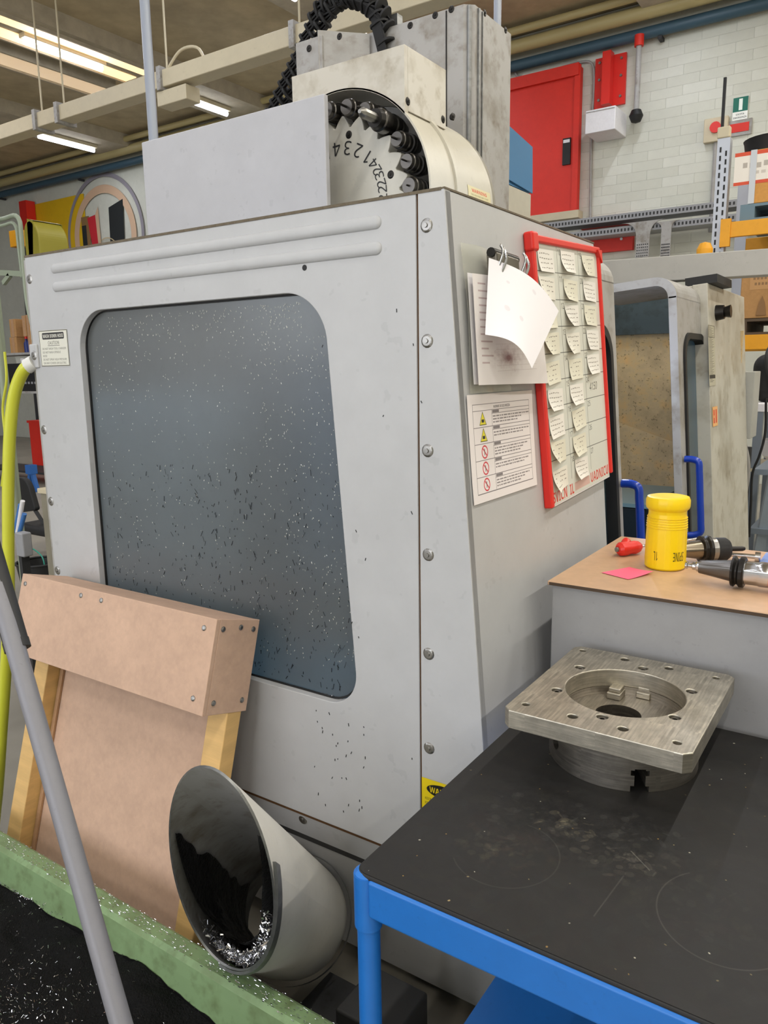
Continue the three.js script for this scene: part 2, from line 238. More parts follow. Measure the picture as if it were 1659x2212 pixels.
{ // red sliding shutter, white wall box, red plate, exit sign, alarm
  const a = onX(1085, 188, WALLX), b = onX(1262, 148, WALLX), c = onX(1256, 458, WALLX), X = WALLX - .16;
  const t = thing('red_sliding_door', 'big red sliding door panel high on the white wall', 'door', [X, c.y, (a.z + b.z) / 2]);
  part(t, 'panel', box(X, WALLX - .03, c.y, b.y, a.z - .3, b.z, .01), M.redDeep); part(t, 'top_rail', box(X - .05, X, b.y - .13, b.y + .02, a.z - .3, b.z), M.redDeep);
  part(t, 'side_rail', box(X - .03, X, c.y, b.y, b.z - .06, b.z + .02), M.redDeep); const hp = onX(1225, 328, X); part(t, 'latch', box(X - .03, X, hp.y - .17, hp.y + .17, hp.z - .055, hp.z + .055), M.black); part(t, 'latch_label', box(X - .034, X - .028, hp.y + .11, hp.y + .15, hp.z - .045, hp.z + .045), M.paper);
  part(t, 'sill', box(X - .04, WALLX - .02, c.y - .1, c.y, a.z - .3, b.z + .05), M.trunk);
  const pc = thing('door_conduit', 'thin grey conduit bent round the red sliding door', 'conduit', [WALLX, c.y, b.z]); const P = (x, y) => onX(x, y, WALLX - .05);
  part(pc, 'pipe', tube([P(1110, 150), P(1118, 165), P(1180, 155), P(1270, 133), P(1280, 140), P(1277, 300), P(1275, 470)].map((q) => q), .018, 60, 6), M.grey);
  const rp = onX(1318, 160, WALLX - .05); const t2 = thing('red_wall_plate', 'red steel channel bolted on the wall above the white box', 'bracket', [WALLX, rp.y, rp.z]);
  part(t2, 'plate', box(WALLX - .06, WALLX - .02, rp.y - .4, rp.y + .22, rp.z - .2, rp.z + .21), M.red); part(t2, 'channel', box(WALLX - .2, WALLX - .06, rp.y - .4, rp.y + .24, rp.z - .06, rp.z + .05), M.red);
  for (const [dy, dz] of [[-.3, -.14], [-.3, .15], [.16, -.14], [.16, .15], [-.05, -.14], [-.05, .15]]) part(t2, 'bolt', cyl(V(WALLX - .075, rp.y + dy, rp.z + dz), V(WALLX - .06, rp.y + dy, rp.z + dz), .018, .018, 6), M.screw);
  const w0 = onX(1265, 240, WALLX - .5), w1 = onX(1330, 225, WALLX - .5), wb = onX(1265, 290, WALLX - .5);
  const t3 = thing('wall_box', 'white enclosure box on the wall beside the red door', 'box', [WALLX, wb.y, w0.z]); part(t3, 'housing', box(WALLX - .5, WALLX - .02, wb.y, w0.y, w0.z, w1.z, .01), M.paper); part(t3, 'lid_seam', box(WALLX - .505, WALLX - .49, w0.y - .03, w0.y - .02, w0.z + .01, w1.z - .01), M.grey);
  const p0 = onX(1381, 85, WALLX - .2), p1 = onX(1377, 250, WALLX - .2); const t4 = thing('drop_pipe', 'grey pipe with a black ball end hanging down the wall', 'pipe', [p1.x, p1.y, p1.z]);
  part(t4, 'pipe', cyl(p0, V(p0.x, p1.y, p0.z), .035, .035, 10), M.grey); part(t4, 'flange', cyl(V(p0.x, p0.y - .08, p0.z), V(p0.x, p0.y + .05, p0.z), .06, .06, 10), M.redDeep); part(t4, 'ball_end', spin([[0, -.09], [.06, -.07], [.09, 0], [.06, .07], [0, .09]], V(p0.x, p1.y, p0.z), UPV, 12), M.black);
  const sA = onX(1600, 226, WALLX - .03), sB = onX(1585, 211, WALLX - .03), s = Math.abs(sA.z - sB.z); const st = canvasTex(256, 384, (g, w, h) => { g.fillStyle = '#f2f4ee'; g.fillRect(0, 0, w, h); g.fillStyle = '#0e6a58'; g.fillRect(0, 0, w, 240); g.fillStyle = '#eef6ee'; g.fillRect(100, 26, 62, 190); g.fillStyle = '#4a4f4d'; g.font = 'bold 42px sans-serif'; g.textAlign = 'center'; g.fillText('USCITA', w / 2, 300); g.fillText('EMERGENZA', w / 2, 354, 230); });
  const t5 = thing('exit_sign', 'green and white emergency exit sign on the wall', 'sign', [WALLX, sA.y, sA.z]); part(t5, 'plate', box(WALLX - .035, WALLX - .015, sA.y - s * 2.1, sA.y + s, sA.z - s, sA.z + s), M.paper); part(t5, 'print', sheet(V(WALLX - .037, sA.y - s * .55, sA.z), V(0, 0, s), V(0, s * 1.55, 0)), print(st), { uv: true });
  const q = onX(1547, 281, WALLX - .06), t6 = thing('alarm_box', 'pale call point box with a red button on the wall', 'alarm', [WALLX, q.y, q.z]); part(t6, 'housing', box(WALLX - .1, WALLX - .015, q.y - .14, q.y + .14, q.z - .14, q.z + .14, .01), M.trunk); part(t6, 'button', cyl(V(WALLX - .13, q.y + .02, q.z), V(WALLX - .1, q.y + .02, q.z), .065, .065, 14), M.red); part(t6, 'conduit', cyl(V(WALLX - .04, q.y - .14, q.z), V(WALLX - .04, 3.2, q.z), .025, .025, 8), M.grey);
  const r = onX(1583, 277, WALLX - .06), t7 = thing('nameplate', 'narrow red and white plate on the wall below the exit sign', 'sign', [WALLX, r.y, r.z]); part(t7, 'frame', box(WALLX - .04, WALLX - .015, r.y - .09, r.y + .09, r.z - .14, r.z + .21), M.grey); part(t7, 'red_face', box(WALLX - .046, WALLX - .04, r.y - .05, r.y + .05, r.z - .04, r.z + .18), M.redDeep); part(t7, 'white_face', box(WALLX - .046, WALLX - .04, r.y - .05, r.y + .05, r.z - .12, r.z - .05), M.paper);
  // perforated cable trays low on the wall
  for (const [py, nm, lab] of [[462, 'cable_tray', 'perforated grey cable tray along the wall, the upper one'], [491, 'cable_tray', 'perforated grey cable tray along the wall, the lower one']]) {
    const k = onX(1400, py, WALLX - .4), t8 = thing(nm, lab, 'cable tray', [k.x, k.y, k.z]); part(t8, 'side_strip', box(k.x - .02, k.x, k.y - .042, k.y + .042, -7, 2), M.mid); part(t8, 'bottom_strip', box(k.x, WALLX - .1, k.y - .042, k.y - .03, -7, 2), M.mid);
    const slot = new THREE.BoxGeometry(.006, .036, .022); for (let i = 0; i < 100; i++) piece(t8, 'slot', slot, M.dark, V(k.x - .019, k.y, -4.9 + i * .045));
  }
  for (const [px, lab] of [[1388, 'curved tray riser hanging between the cable trays'], [1438, 'second narrower tray riser hanging beside the curved one']]) { const k = onX(px, 520, WALLX - .45), tp = onX(px, 478, WALLX - .45), bt = onX(px, 556, WALLX - .45), w = px === 1388 ? .085 : .06; const t9 = thing('tray_riser', lab, 'cable tray', [k.x, bt.y, k.z]); const S = new THREE.Shape(), f = px === 1388 ? .2 : .1; S.moveTo(k.z - w - f, tp.y); S.lineTo(k.z + w + f, tp.y); S.quadraticCurveTo(k.z + w, tp.y, k.z + w, tp.y - f); S.lineTo(k.z + w, bt.y); S.lineTo(k.z - w, bt.y); S.lineTo(k.z - w, tp.y - f); S.quadraticCurveTo(k.z - w, tp.y, k.z - w - f, tp.y); part(t9, 'sheet', slabX(S, k.x, k.x + .02), M.grey); const hole = new THREE.BoxGeometry(.004, .016, .012); for (let i = 0; i < 6; i++) for (let j = 0; j < 5; j++) piece(t9, 'perforation', hole, M.dark, V(k.x - .001, bt.y + .02 + j * .035, k.z - w * .75 + i * w * .3)); }
  for (const [x0, x1, y0, y1, lab] of [[1255, 1365, 488, 500, 'dark red cover strip between the cable trays'], [1265, 1366, 508, 535, 'red panel on the wall below the cable trays']]) { const A2 = onX(x0, y0, WALLX - .1), B2 = onX(x1, y1, WALLX - .1); const t10 = thing('red_cover', lab, 'panel', [A2.x, B2.y, A2.z]); part(t10, 'plate', box(A2.x, WALLX - .02, A2.y - (y1 > 510 ? .25 : .05), A2.y + (y1 > 510 ? 0 : .03), A2.z, B2.z), M.redDeep); part(t10, 'screw', cyl(V(A2.x - .01, A2.y - .1, A2.z + .5), V(A2.x, A2.y - .1, A2.z + .5), .02, .02, 6), M.screw); }
}
{ // conduits dropping from the ceiling
  const a = onZ(312, 0, -4), b = onZ(325, 300, -4); const t = thing('ceiling_conduit', 'grey vertical pole rising behind the tool changer cover', 'pole', [a.x, 1, -4]); part(t, 'pipe', cyl(V(a.x, 0, -4), V(a.x, 6.1, -4), .03, .03, 12), mat(0x9aa0ab, .35, .3)); part(t, 'foot', cyl(V(a.x, 0, -4), V(a.x, .02, -4), .09, .09, 16), M.grey);
  const c = onZ(1075, 0, -2.45); const t2 = thing('thin_conduit', 'thin grey pole rising behind the machine column', 'pole', [c.x, 1, -2.45]); part(t2, 'pipe', cyl(V(c.x, 0, -2.45), V(c.x, 6.1, -2.45), .025, .025, 10), mat(0x9aa0ab, .35, .3)); part(t2, 'foot', cyl(V(c.x, 0, -2.45), V(c.x, .02, -2.45), .08, .08, 16), M.grey);
}

// ---------------------------------------------------------------- the machining centre
const SX = 1.26, TOPY = 1.864, FZ = -.714, LEAN = .0827;         // side face, top edge, front top edge, front slope
const frontZ = (y) => FZ + (TOPY - y) * LEAN;
const eyF = V(0, 1, -LEAN).normalize(), ezF = V(0, LEAN, 1).normalize();
const MF = new THREE.Matrix4().makeBasis(V(1, 0, 0), eyF, ezF).setPosition(0, TOPY, FZ);   // local (x, up the slope, outwards)
const fr = (g) => g.applyMatrix4(MF);
const fp = (x, v, w = 0) => V(x, v, w).applyMatrix4(MF);
const fpx = (px, py, w = 0) => hit(px, py, fp(0, 0, w), ezF).applyMatrix4(MF.clone().invert());  // pixel -> local on the front
const machine = thing('machining_center', 'large white and grey CNC milling machine with a frosted side window', 'machine', [2.7, 0, -1.4]);
const screwGeo = spin([[0, .006], [.004, .006], [.0045, .0035], [.009, .003], [.0125, .0005], [.013, 0]], V(0, 0, 0), UPV, 14);
const qOut = new THREE.Quaternion().setFromUnitVectors(UPV, V(-1, 0, 0));
{
  const win = [[-1.811, 1.708], [-.996, 1.708], [-.928, .819], [-1.811, .819]];
  const S = shapeOf([[-2.022, .513], [-.7735, .513], [-.7735, 1.862], [-2.022, 1.862]], 0, [{ pts: win, r: [.1, .1, .085, .085] }]);
  const sp = part(machine, 'side_panel', slabX(S, SX, SX + .022, .0015, 16), M.panel);
  for (const y of [1.823, 1.776]) { const r = .013, g = new THREE.CapsuleGeometry(r, 1.03, 6, 14); g.rotateX(Math.PI / 2).scale(.55, 1, 1).translate(SX + .001, y, -1.377); part(sp, 'pressed_rib', g, M.panel); }
  for (let i = 0; i < 5; i++) piece(machine, 'screw', screwGeo, M.screw, V(SX, 1.805 - .2048 * (i < 1 ? 0 : i + 1 - (i === 1 ? 0 : 0)), -2.008), qOut);
  for (let i = 0; i < 6; i++) piece(machine, 'screw', screwGeo, M.screw, V(SX, 1.805 - .2052 * i, -.7505), qOut);
  for (const z of [-1.112, -.86, -1.6]) piece(machine, 'screw', screwGeo, M.screw, V(SX + .012, .488, z), qOut);
  part(machine, 'plug_hole', cyl(V(SX - .0006, 1.755, -1.04), V(SX + .002, 1.755, -1.04), .006, .006, 12), M.black);
  // side window: frosted pane with a dark gasket
  const W2 = win.map(([z, y]) => [z + (z < -1.4 ? -.01 : .012), y + (y > 1.2 ? .01 : -.01)]);
  const pane = part(machine, 'side_window', slabX(shapeOf(W2, .05), SX + .022, SX + .028), mat(0xacb4b8, .3, 0, paintTex, .5, { transmission: .84, thickness: .006, ior: 1.45 }), { label: 'frosted grey blue window spattered with chips' });
  const gs = shapeOf(win.map(([z, y]) => [z, y]), .09, [{ pts: win.map(([z, y]) => [z + (z < -1.4 ? .004 : -.004), y + (y > 1.2 ? -.004 : .003)]), r: .088 }]);
  part(pane, 'gasket', slabX(gs, SX + .017, SX + .0225), M.black);
  // rust-edged joints, skirt and corner sheet
  part(machine, 'seam_strip', [box(SX + .004, SX + .02, .4, 1.862, -.7738, -.7688)], M.seam);
  part(machine, 'lower_seam_strip', box(SX + .003, SX + .02, .5055, .5135, -2.022, -.70), M.seam);
  part(machine, 'skirt_panel', hull([V(SX + .012, .506, -2.022), V(SX + .012, .506, -.625), V(SX + .16, .06, -.625), V(SX + .16, .06, -2.022)]), M.panel);
  const S2 = shapeOf([[-.769, .40], [frontZ(.40), .40], [FZ, TOPY], [-.769, TOPY]]);
  const cs = part(machine, 'corner_panel', [slabX(S2, SX, SX + .022, .001)], M.panel);
  part(cs, 'front_sheet', fr(box(SX + .0005, 2.052, -1.47, 0, -.02, 0, .003)), M.panel);
  part(cs, 'edge_lip', [box(SX - .001, SX + .022, 1.8615, 1.867, -2.022, -.72), fr(box(SX, 2.052, -.0005, .003, -.02, .001))], mat(0x6d6455, .8, 0, grimeTex, .1));
  part(machine, 'hose_bracket', box(SX - .006, SX + .01, 1.567, 1.632, -2.034, -1.997, .004), M.panel);
  piece(machine, 'screw', screwGeo, M.screw, V(SX - .006, 1.601, -2.012), qOut);
  // hose caution plate
  const lab = canvasTex(420, 320, (g, w, h) => { g.fillStyle = '#d9d8cc'; g.fillRect(0, 0, w, h); g.strokeStyle = '#4a4636'; g.lineWidth = 6; g.strokeRect(5, 5, w - 10, h - 10); g.fillStyle = '#1c1a1c'; g.beginPath(); g.roundRect(50, 22, 320, 58, 12); g.fill(); g.fillStyle = '#d9d8cc'; g.font = 'bold 44px sans-serif'; g.textAlign = 'center'; g.fillText('WASH DOWN HOSE', w / 2, 67, 300); g.fillStyle = '#3a382f'; g.font = '40px sans-serif'; g.fillText('CAUTION', w / 2, 126); g.fillRect(122, 134, 176, 4); g.font = '25px sans-serif'; g.textAlign = 'left'; ['DO NOT WASH TOOL CHANGER', 'DO NOT WASH SPINDLE', 'NOSE', 'DO NOT SPRAY HIGH PRESSURE', 'ON WAY COVERS OR ELECTRIC'].forEach((s, i) => g.fillText(s, 36, 172 + i * 32, 350)); });
  part(machine, 'caution_plate', sheet(V(SX - .0012, 1.6185, -1.9235), V(0, 0, .0645), V(0, .048, 0)), print(lab, .4), { uv: true, label: 'wash down hose caution plate' });
  const wl = canvasTex(300, 260, (g, w, h) => { g.fillStyle = '#e3c90c'; g.fillRect(0, 0, w, h); g.fillStyle = '#111'; g.beginPath(); g.ellipse(150, 62, 118, 42, 0, 0, 7); g.fill(); g.fillStyle = '#e3c90c'; g.font = 'bold 50px sans-serif'; g.textAlign = 'center'; g.fillText('WARNING', 150, 80, 200); g.fillStyle = '#3a3a10'; g.font = '24px sans-serif'; for (let i = 0; i < 5; i++) g.fillText('KEEP CLEAR OF MOVING PARTS', 150, 136 + i * 28, 260); });
  part(machine, 'warning_sticker', sheet(V(SX - .0012, .664, -.7125), V(0, 0, .0555), V(0, .046, 0)), print(wl, .4), { uv: true, label: 'yellow warning sticker' });
}
{ // interior
  part(machine, 'rear_inner_wall', box(1.3, 4.1, .45, 1.50, -2.02, -2.0), M.inner); part(machine, 'darkened_rear_wall', box(1.3, 4.1, 1.50, 1.84, -2.02, -1.995), mat(0x6f6656, .6, 0, grimeTex, .5)); part(machine, 'blue_highlight_panel', box(2.36, 2.78, .7, 1.66, -1.994, -1.985), mat(0x2f76a8, .4)); part(machine, 'rear_bellows', box(2.04, 2.34, .5, 1.6, -1.994, -1.96, .004), mat(0x2b2e30, .6)); part(machine, 'right_inner_wall', box(4.0, 4.02, .45, 1.70, -2.0, -.66), M.brown);  // upper rear band darkened against lamplight; blue panel imitates a bluish highlight
  part(machine, 'shade_toned_wall', box(3.97, 4.0, 1.70, 1.9, -2.0, -.8), mat(0x4a5a60, .5, 0, grimeTex, .4)); part(machine, 'sloped_inner_plate', hull([V(3.99, 1.3, -1.35), V(3.99, 1.12, -.80), V(3.86, .5, -.75), V(3.86, .5, -1.9), V(3.99, 1.5, -1.95)]), M.brown);  // upper wall painted dark in place of the shade up there
  part(machine, 'chip_pan', box(1.29, 4.0, .42, .45, -2.0, -.62), M.dark); part(machine, 'base_casting', box(1.5, 3.9, .05, .42, -2.4, -.75), M.dark);
  part(machine, 'work_table', [box(2.1, 3.5, .80, .86, -1.62, -1.15), box(2.4, 3.2, .45, .80, -1.6, -1.2)], M.liner); part(machine, 'way_cover', box(1.34, 2.0, .46, .62, -1.9, -1.3, .01), M.innerBlue);
  const tr = part(machine, 'tool_tray', box(3.0, 3.5, .45, 1.0, -1.05, -.8, .01), mat(0x16222a, .35)); part(tr, 'tray_lip', box(2.99, 3.51, 1.0, 1.015, -1.06, -.79), mat(0x7fa0ac, .3, .4));
  // work light behind the left door
  const A = fpx(1296, 800), wl = V(2.6, 1.53, -.862), t = part(machine, 'work_light', box(2.6, 2.64, 1.40, 1.70, -.905, -.84, .005), glow(.75, .88, 1.2, 6));
  const L = new THREE.RectAreaLight(new THREE.Color().setRGB(.72, .86, 1.2), 60, .07, .33); L.position.set(2.592 - 2.7, 1.535, -.862 + 1.4); L.lookAt(2.0 - 2.7 + 2.7, 1.45, -1.3); L.name = 'work_light_beam'; L.rotation.set(0, 0, 0); L.rotateY(Math.PI / 2 - .0); machine.add(L);
}
function hull(P) { // fan of a planar-ish polygon, doubled for thickness
  const g = new THREE.BufferGeometry(), pos = []; const n = P[1].clone().sub(P[0]).cross(P[2].clone().sub(P[0])).normalize().multiplyScalar(.006);
  for (const s of [1, -1]) for (let i = 1; i < P.length - 1; i++) { const T = s > 0 ? [P[0], P[i], P[i + 1]] : [P[0], P[i + 1], P[i]]; for (const q of T) pos.push(q.x + n.x * s, q.y + n.y * s, q.z + n.z * s); }
  for (let i = 0; i < P.length; i++) { const a = P[i], b = P[(i + 1) % P.length]; for (const [q, s] of [[a, -1], [b, -1], [b, 1], [a, -1], [b, 1], [a, 1]]) pos.push(q.x + n.x * s, q.y + n.y * s, q.z + n.z * s); }
  g.setAttribute('position', new THREE.Float32BufferAttribute(pos, 3)); g.computeVertexNormals(); return g;
}
{ // front: sliding doors, right panel
  const handle = (x, v0, v1, w) => tube([fp(x, v0, .005), fp(x, v0 - .002, w * .6), fp(x, v0 - .012, w * .95), fp(x, v0 - .05, w), fp(x, (v0 + v1) / 2, w), fp(x, v1 + .05, w), fp(x, v1 + .012, w * .95), fp(x, v1 + .002, w * .6), fp(x, v1, .005)], .0125, 60, 12);
  // door end profile in (z,y): wraps back over the top
  const back = (gs, w) => gs.map((g) => g.translate(ezF.x * w, ezF.y * w, ezF.z * w));
  const doorBody = (x0, x1, wx0, wx1) => {
    const S = shapeOf([[x0, -1.4], [x1, -1.4], [x1, -.075], [x0, -.075]], 0, [{ pts: [[wx0, -1.25], [wx1, -1.25], [wx1, -.2], [wx0, -.2]], r: .09 }]);
    const gs = [fr(extrude(S, .03, .002).translate(0, 0, -.03))];
    const pr = []; for (let i = 0; i <= 8; i++) { const a = i / 8 * Math.PI / 2; pr.push([-.075 + .075 * Math.cos(a) - 0, -.075 + .075 * Math.sin(a)]); } // (w, v)
    const o = new THREE.Shape(); o.moveTo(0, -.08); for (const [w, v] of pr) o.lineTo(w, v); o.lineTo(-.36, 0); o.lineTo(-.36, -.03); o.lineTo(-.09, -.03); for (let i = 8; i >= 0; i--) { const a = i / 8 * Math.PI / 2; o.lineTo(-.075 + .045 * Math.cos(a), -.075 + .045 * Math.sin(a)); } o.lineTo(-.03, -.08);
    gs.push(fr(extrude(o, x1 - x0).applyMatrix4(new THREE.Matrix4().makeBasis(V(0, 0, 1), V(0, 1, 0), V(-1, 0, 0))).translate(x1, 0, 0)));
    return gs;
  };
  const glassM = mat(0x7fa6bd, .25, 0, null, 1, { transmission: 1, thickness: .005, ior: 1.45 });
  for (const [x0, x1, a, b, hx, lab] of [[1.75, 2.29, 1.82, 2.235, 2.272, 'left sliding door'], [2.92, 3.42, 2.99, 3.35, 2.945, 'right sliding door']]) {
    const w = hx > 2.5 ? 0 : -.026;
    const d = part(machine, 'sliding_door', back(doorBody(x0, x1, a, b), w), M.grey, { label: lab });
    part(d, 'door_window', back([fr(box(a - .01, b + .01, -1.26, -.19, -.03, -.024))], w), glassM);
    const rim = shapeOf([[a, -1.25], [b, -1.25], [b, -.2], [a, -.2]], .09, [{ pts: [[a + .022, -1.228], [b - .022, -1.228], [b - .022, -.222], [a + .022, -.222]], r: .075 }]);
    part(d, 'window_gasket', back([fr(extrude(rim, .034).translate(0, 0, -.026))], w), M.black);
    const t = fpx(hx > 2.5 ? 1480 : 1340, hx > 2.5 ? 990 : 1052).y, e = hx > 2.5 ? fpx(1482, 1155).y : t - .3;
    part(d, 'handle', back([handle(hx, t, e, .055)], w), M.blueHandle, { label: 'blue bow handle' });
  }
  // fixed right panel, standing slightly proud
  const RP = part(machine, 'right_panel', [fr(box(3.3, 4.12, -1.55, -.004, -.03, .028, .004)), fr(box(3.302, 3.33, -1.548, -.006, -.06, -.029, .004))], mat(0xc4c3bb, .42, 0, grimeTex, .9));
  part(machine, 'right_side_wall', slabX(shapeOf([[-2.02, .4], [frontZ(.4), .4], [FZ, 1.85], [-2.02, 1.85]]), 4.1, 4.12), M.grey); part(machine, 'rear_wall', box(1.28, 4.12, .06, 1.86, -2.06, -2.02), M.grey);
  const kn = fpx(1548, 676, .03); part(RP, 'knob', [cyl(fp(kn.x, kn.y, .028), fp(kn.x, kn.y, .06), .032, .028, 10), cyl(fp(kn.x, kn.y, .06), fp(kn.x, kn.y, .085), .02, .026, 8)], M.tooldark);
  const tg = fpx(1535, 725, .03), st = canvasTex(160, 1000, (g, w, h) => { g.fillStyle = '#b9b4a0'; g.fillRect(0, 0, w, h); g.strokeStyle = '#3d392e'; g.lineWidth = 8; g.strokeRect(10, 10, 140, 190); g.fillStyle = '#5d5848'; for (let i = 0; i < 46; i++) g.fillRect(16, 30 + i * 20, 60 + (i * 37 % 66), 7); g.fillStyle = '#2f2c26'; g.fillRect(10, 820, 140, 60); });
  part(RP, 'instruction_label', sheet(fp(tg.x + .02, fpx(1537, 768, .03).y, .0295), V(.062, 0, 0), eyF.clone().multiplyScalar(.12)), print(st, .6), { uv: true });
  const or = fpx(1543, 900, .03), ot = canvasTex(128, 160, (g) => { g.fillStyle = '#e8b070'; g.fillRect(0, 0, 128, 160); g.fillStyle = '#d0402c'; for (const x of [22, 76]) { g.fillRect(x, 24, 30, 110); } g.fillStyle = '#e8b070'; g.fillRect(30, 70, 14, 20); });
  part(RP, 'orange_sticker', sheet(fp(or.x + .02, or.y, .0295), V(.05, 0, 0), eyF.clone().multiplyScalar(.04)), print(ot, .6), { uv: true });
  part(RP, 'top_bracket', fr(box(3.32, 3.62, -.004, .028, -.06, .06)), M.black);
  // junction box on the right end
  const e0 = onX(1586, 803, 4.13), e1 = onX(1621, 948, 4.13), eb = part(machine, 'electrical_box', box(4.13, 4.3, e1.y, e0.y, e0.z, e1.z, .004), mat(0xb4b4ae, .5, 0, paintTex, .3)); part(eb, 'cable', tube([V(4.2, e1.y, e0.z + .05), V(4.22, e1.y - .15, e0.z + .08), V(4.25, e1.y - .4, e0.z + .06), V(4.22, .1, e0.z + .02)], .012, 30, 6), M.grey);
}
{ // tool changer
  const TX = 2.2, cy = 2.103, cz = -1.65, R = .35;
  const on = (th, r, x) => V(x, cy + r * Math.sin(th), cz + r * Math.cos(th));
  const c0 = onX(305, 305, 2.05), c1 = onX(700, 203, 2.05), c2 = onZ(712, 320, c1.z);
  part(machine, 'changer_cover', box(2.05, c2.x, 1.6, c1.y + .002, c0.z, c1.z, .004), mat(0xc0c0c4, .45, 0, paintTex, .9), { label: 'white box cover of the tool changer' });
  // housing face with the arc cut out, and its box
  const b0 = onX(630, 162, TX), b1 = onX(873, 95, TX), S = new THREE.Shape(); S.moveTo(b0.z, b1.y); S.lineTo(b0.z, 2.2); const a0 = Math.PI - .2; S.lineTo(cz + R * Math.cos(Math.PI * .62), cy + R * Math.sin(Math.PI * .62));
  for (let i = 0; i <= 20; i++) { const th = Math.PI * .62 + (.727 - Math.PI * .62) * i / 20; S.lineTo(cz + R * Math.cos(th), cy + R * Math.sin(th)); } S.lineTo(b1.z, b1.y);
  const bx = onZ(963, 155, b1.z).x;
  const hb = part(machine, 'spindle_head_box', [slabX(S, TX, TX + .02, .001), box(TX + .021, bx - .001, b1.y - .02, b1.y - .001, b0.z + .001, b1.z - .009), box(TX + .0205, bx, 2.352, b1.y, b1.z - .008, b1.z), box(TX + .021, bx - .021, 2.35, b1.y - .021, b0.z + .002, b0.z + .02), box(bx - .02, bx - .002, 2.36, b1.y - .021, b0.z + .003, b1.z - .009)], M.dirty);
  for (const [px, py] of [[881, 219], [957, 258], [978, 252]]) { const q = onZ(px, py, b1.z); piece(hb, 'screw', screwGeo, M.tooldark, V(q.x, q.y, b1.z), new THREE.Quaternion().setFromUnitVectors(UPV, V(0, 0, 1))); }
  const shellArc = (r0, r1, x0, x1, t0, t1, n = 40) => { const s = new THREE.Shape(); for (let i = 0; i <= n; i++) { const th = t0 + (t1 - t0) * i / n; i ? s.lineTo(cz + r1 * Math.cos(th), cy + r1 * Math.sin(th)) : s.moveTo(cz + r1 * Math.cos(th), cy + r1 * Math.sin(th)); } for (let i = n; i >= 0; i--) { const th = t0 + (t1 - t0) * i / n; s.lineTo(cz + r0 * Math.cos(th), cy + r0 * Math.sin(th)); } return toCreasedNormals(slabX(s, x0, x1), .5); };
  const sh = part(machine, 'changer_shroud', [shellArc(R, R + .006, TX, 2.66, -.9, 2.2)], M.cream); part(sh, 'shroud_bead', shellArc(R, R + .014, 2.36, 2.385, -.9, 1.0), M.cream); part(sh, 'rear_cap', shellArc(.1, R + .006, 2.64, 2.66, -.9, 2.2), M.cream);
  part(sh, 'back_plate', shellArc(.05, R - .002, 2.40, 2.42, -.9, 3.6), M.grey);
  const wt = canvasTex(320, 180, (g) => { g.fillStyle = '#d8cfa6'; g.fillRect(0, 0, 320, 180); g.fillStyle = '#cf4a30'; g.font = 'bold 44px sans-serif'; g.textAlign = 'center'; g.fillText('WARNING', 160, 52); g.fillStyle = '#6d6a3c'; g.font = '21px sans-serif'; ['THIS MACHINE MAY START', 'AUTOMATICALLY AT ANY TIME.', 'KEEP HANDS CLEAR OF THE', 'TOOL CHANGER'].forEach((s, i) => g.fillText(s, 160, 84 + i * 26, 290)); });
  const th0 = -.02, th1 = .16; part(sh, 'warning_label', bumpSheet((s, t) => on(th0 + (th1 - th0) * t, R + .0072, 2.45 + .17 * s), 4, 8), print(wt, .5), { uv: true });
  // scalloped carousel disc with hand-painted numbers
  const outline = []; for (let i = 0; i < 240; i++) { const th = i / 240 * Math.PI * 2, k = th * 24 / (Math.PI * 2) - 3.8 / 15; const d = Math.abs(k - Math.round(k)) * 2; outline.push([cz + (.232 + .045 * Math.pow(d, .8)) * Math.cos(th), cy + (.232 + .045 * Math.pow(d, .8)) * Math.sin(th)]); }
  const dS = shapeOf(outline); const disc = part(machine, 'carousel_disc', slabX(dS, TX, TX + .05, .003), mat(0xd2cfc4, .4, 0, paintTex, .5));
  const nt = canvasTex(1024, 1024, (g, w) => { g.clearRect(0, 0, w, w); g.fillStyle = '#1a1a1c'; g.font = '128px sans-serif'; g.textAlign = 'center'; g.textBaseline = 'middle'; const k = w / 2 / .25; for (let i = 0; i < 24; i++) { const th = (48.2 + 15 * i) * Math.PI / 180, n = i + 1; g.font = (n > 9 ? '98px' : '122px') + ' sans-serif'; g.save(); g.translate(w / 2 + Math.cos(th) * .175 * k, w / 2 - Math.sin(th) * .175 * k); g.rotate(Math.PI * 1.5 - th); g.fillText(String(n), 0, 0); g.restore(); } });
  const nm = print(nt, .5); nm.transparent = true; part(disc, 'numbers', sheet(V(TX - .0015, cy, cz), V(0, 0, .25), V(0, .25, 0)), nm, { uv: true });
  for (const th of [78.8, 17.1]) piece(disc, 'bolt', screwGeo, M.tooldark, on(th * Math.PI / 180, .215, TX), qOut);
  // tool holders in the pockets: own things
  const long = { 1: [.031, .12, .016, .08], 2: [.026, .085, .006, .04], 3: [.026, .08, .004, .05], 4: [.026, .085, .003, .06], 24: [.024, .075, .004, .03], 23: [.024, .07, .003, .03], 22: [.026, .08, .003, .012], 5: [.021, .07, .003, .05] };
  const nameOf = { 1: 'thick', 2: 'slim', 3: 'drill', 4: 'drill', 24: 'short', 23: 'short', 22: 'blunt', 5: 'drill' };
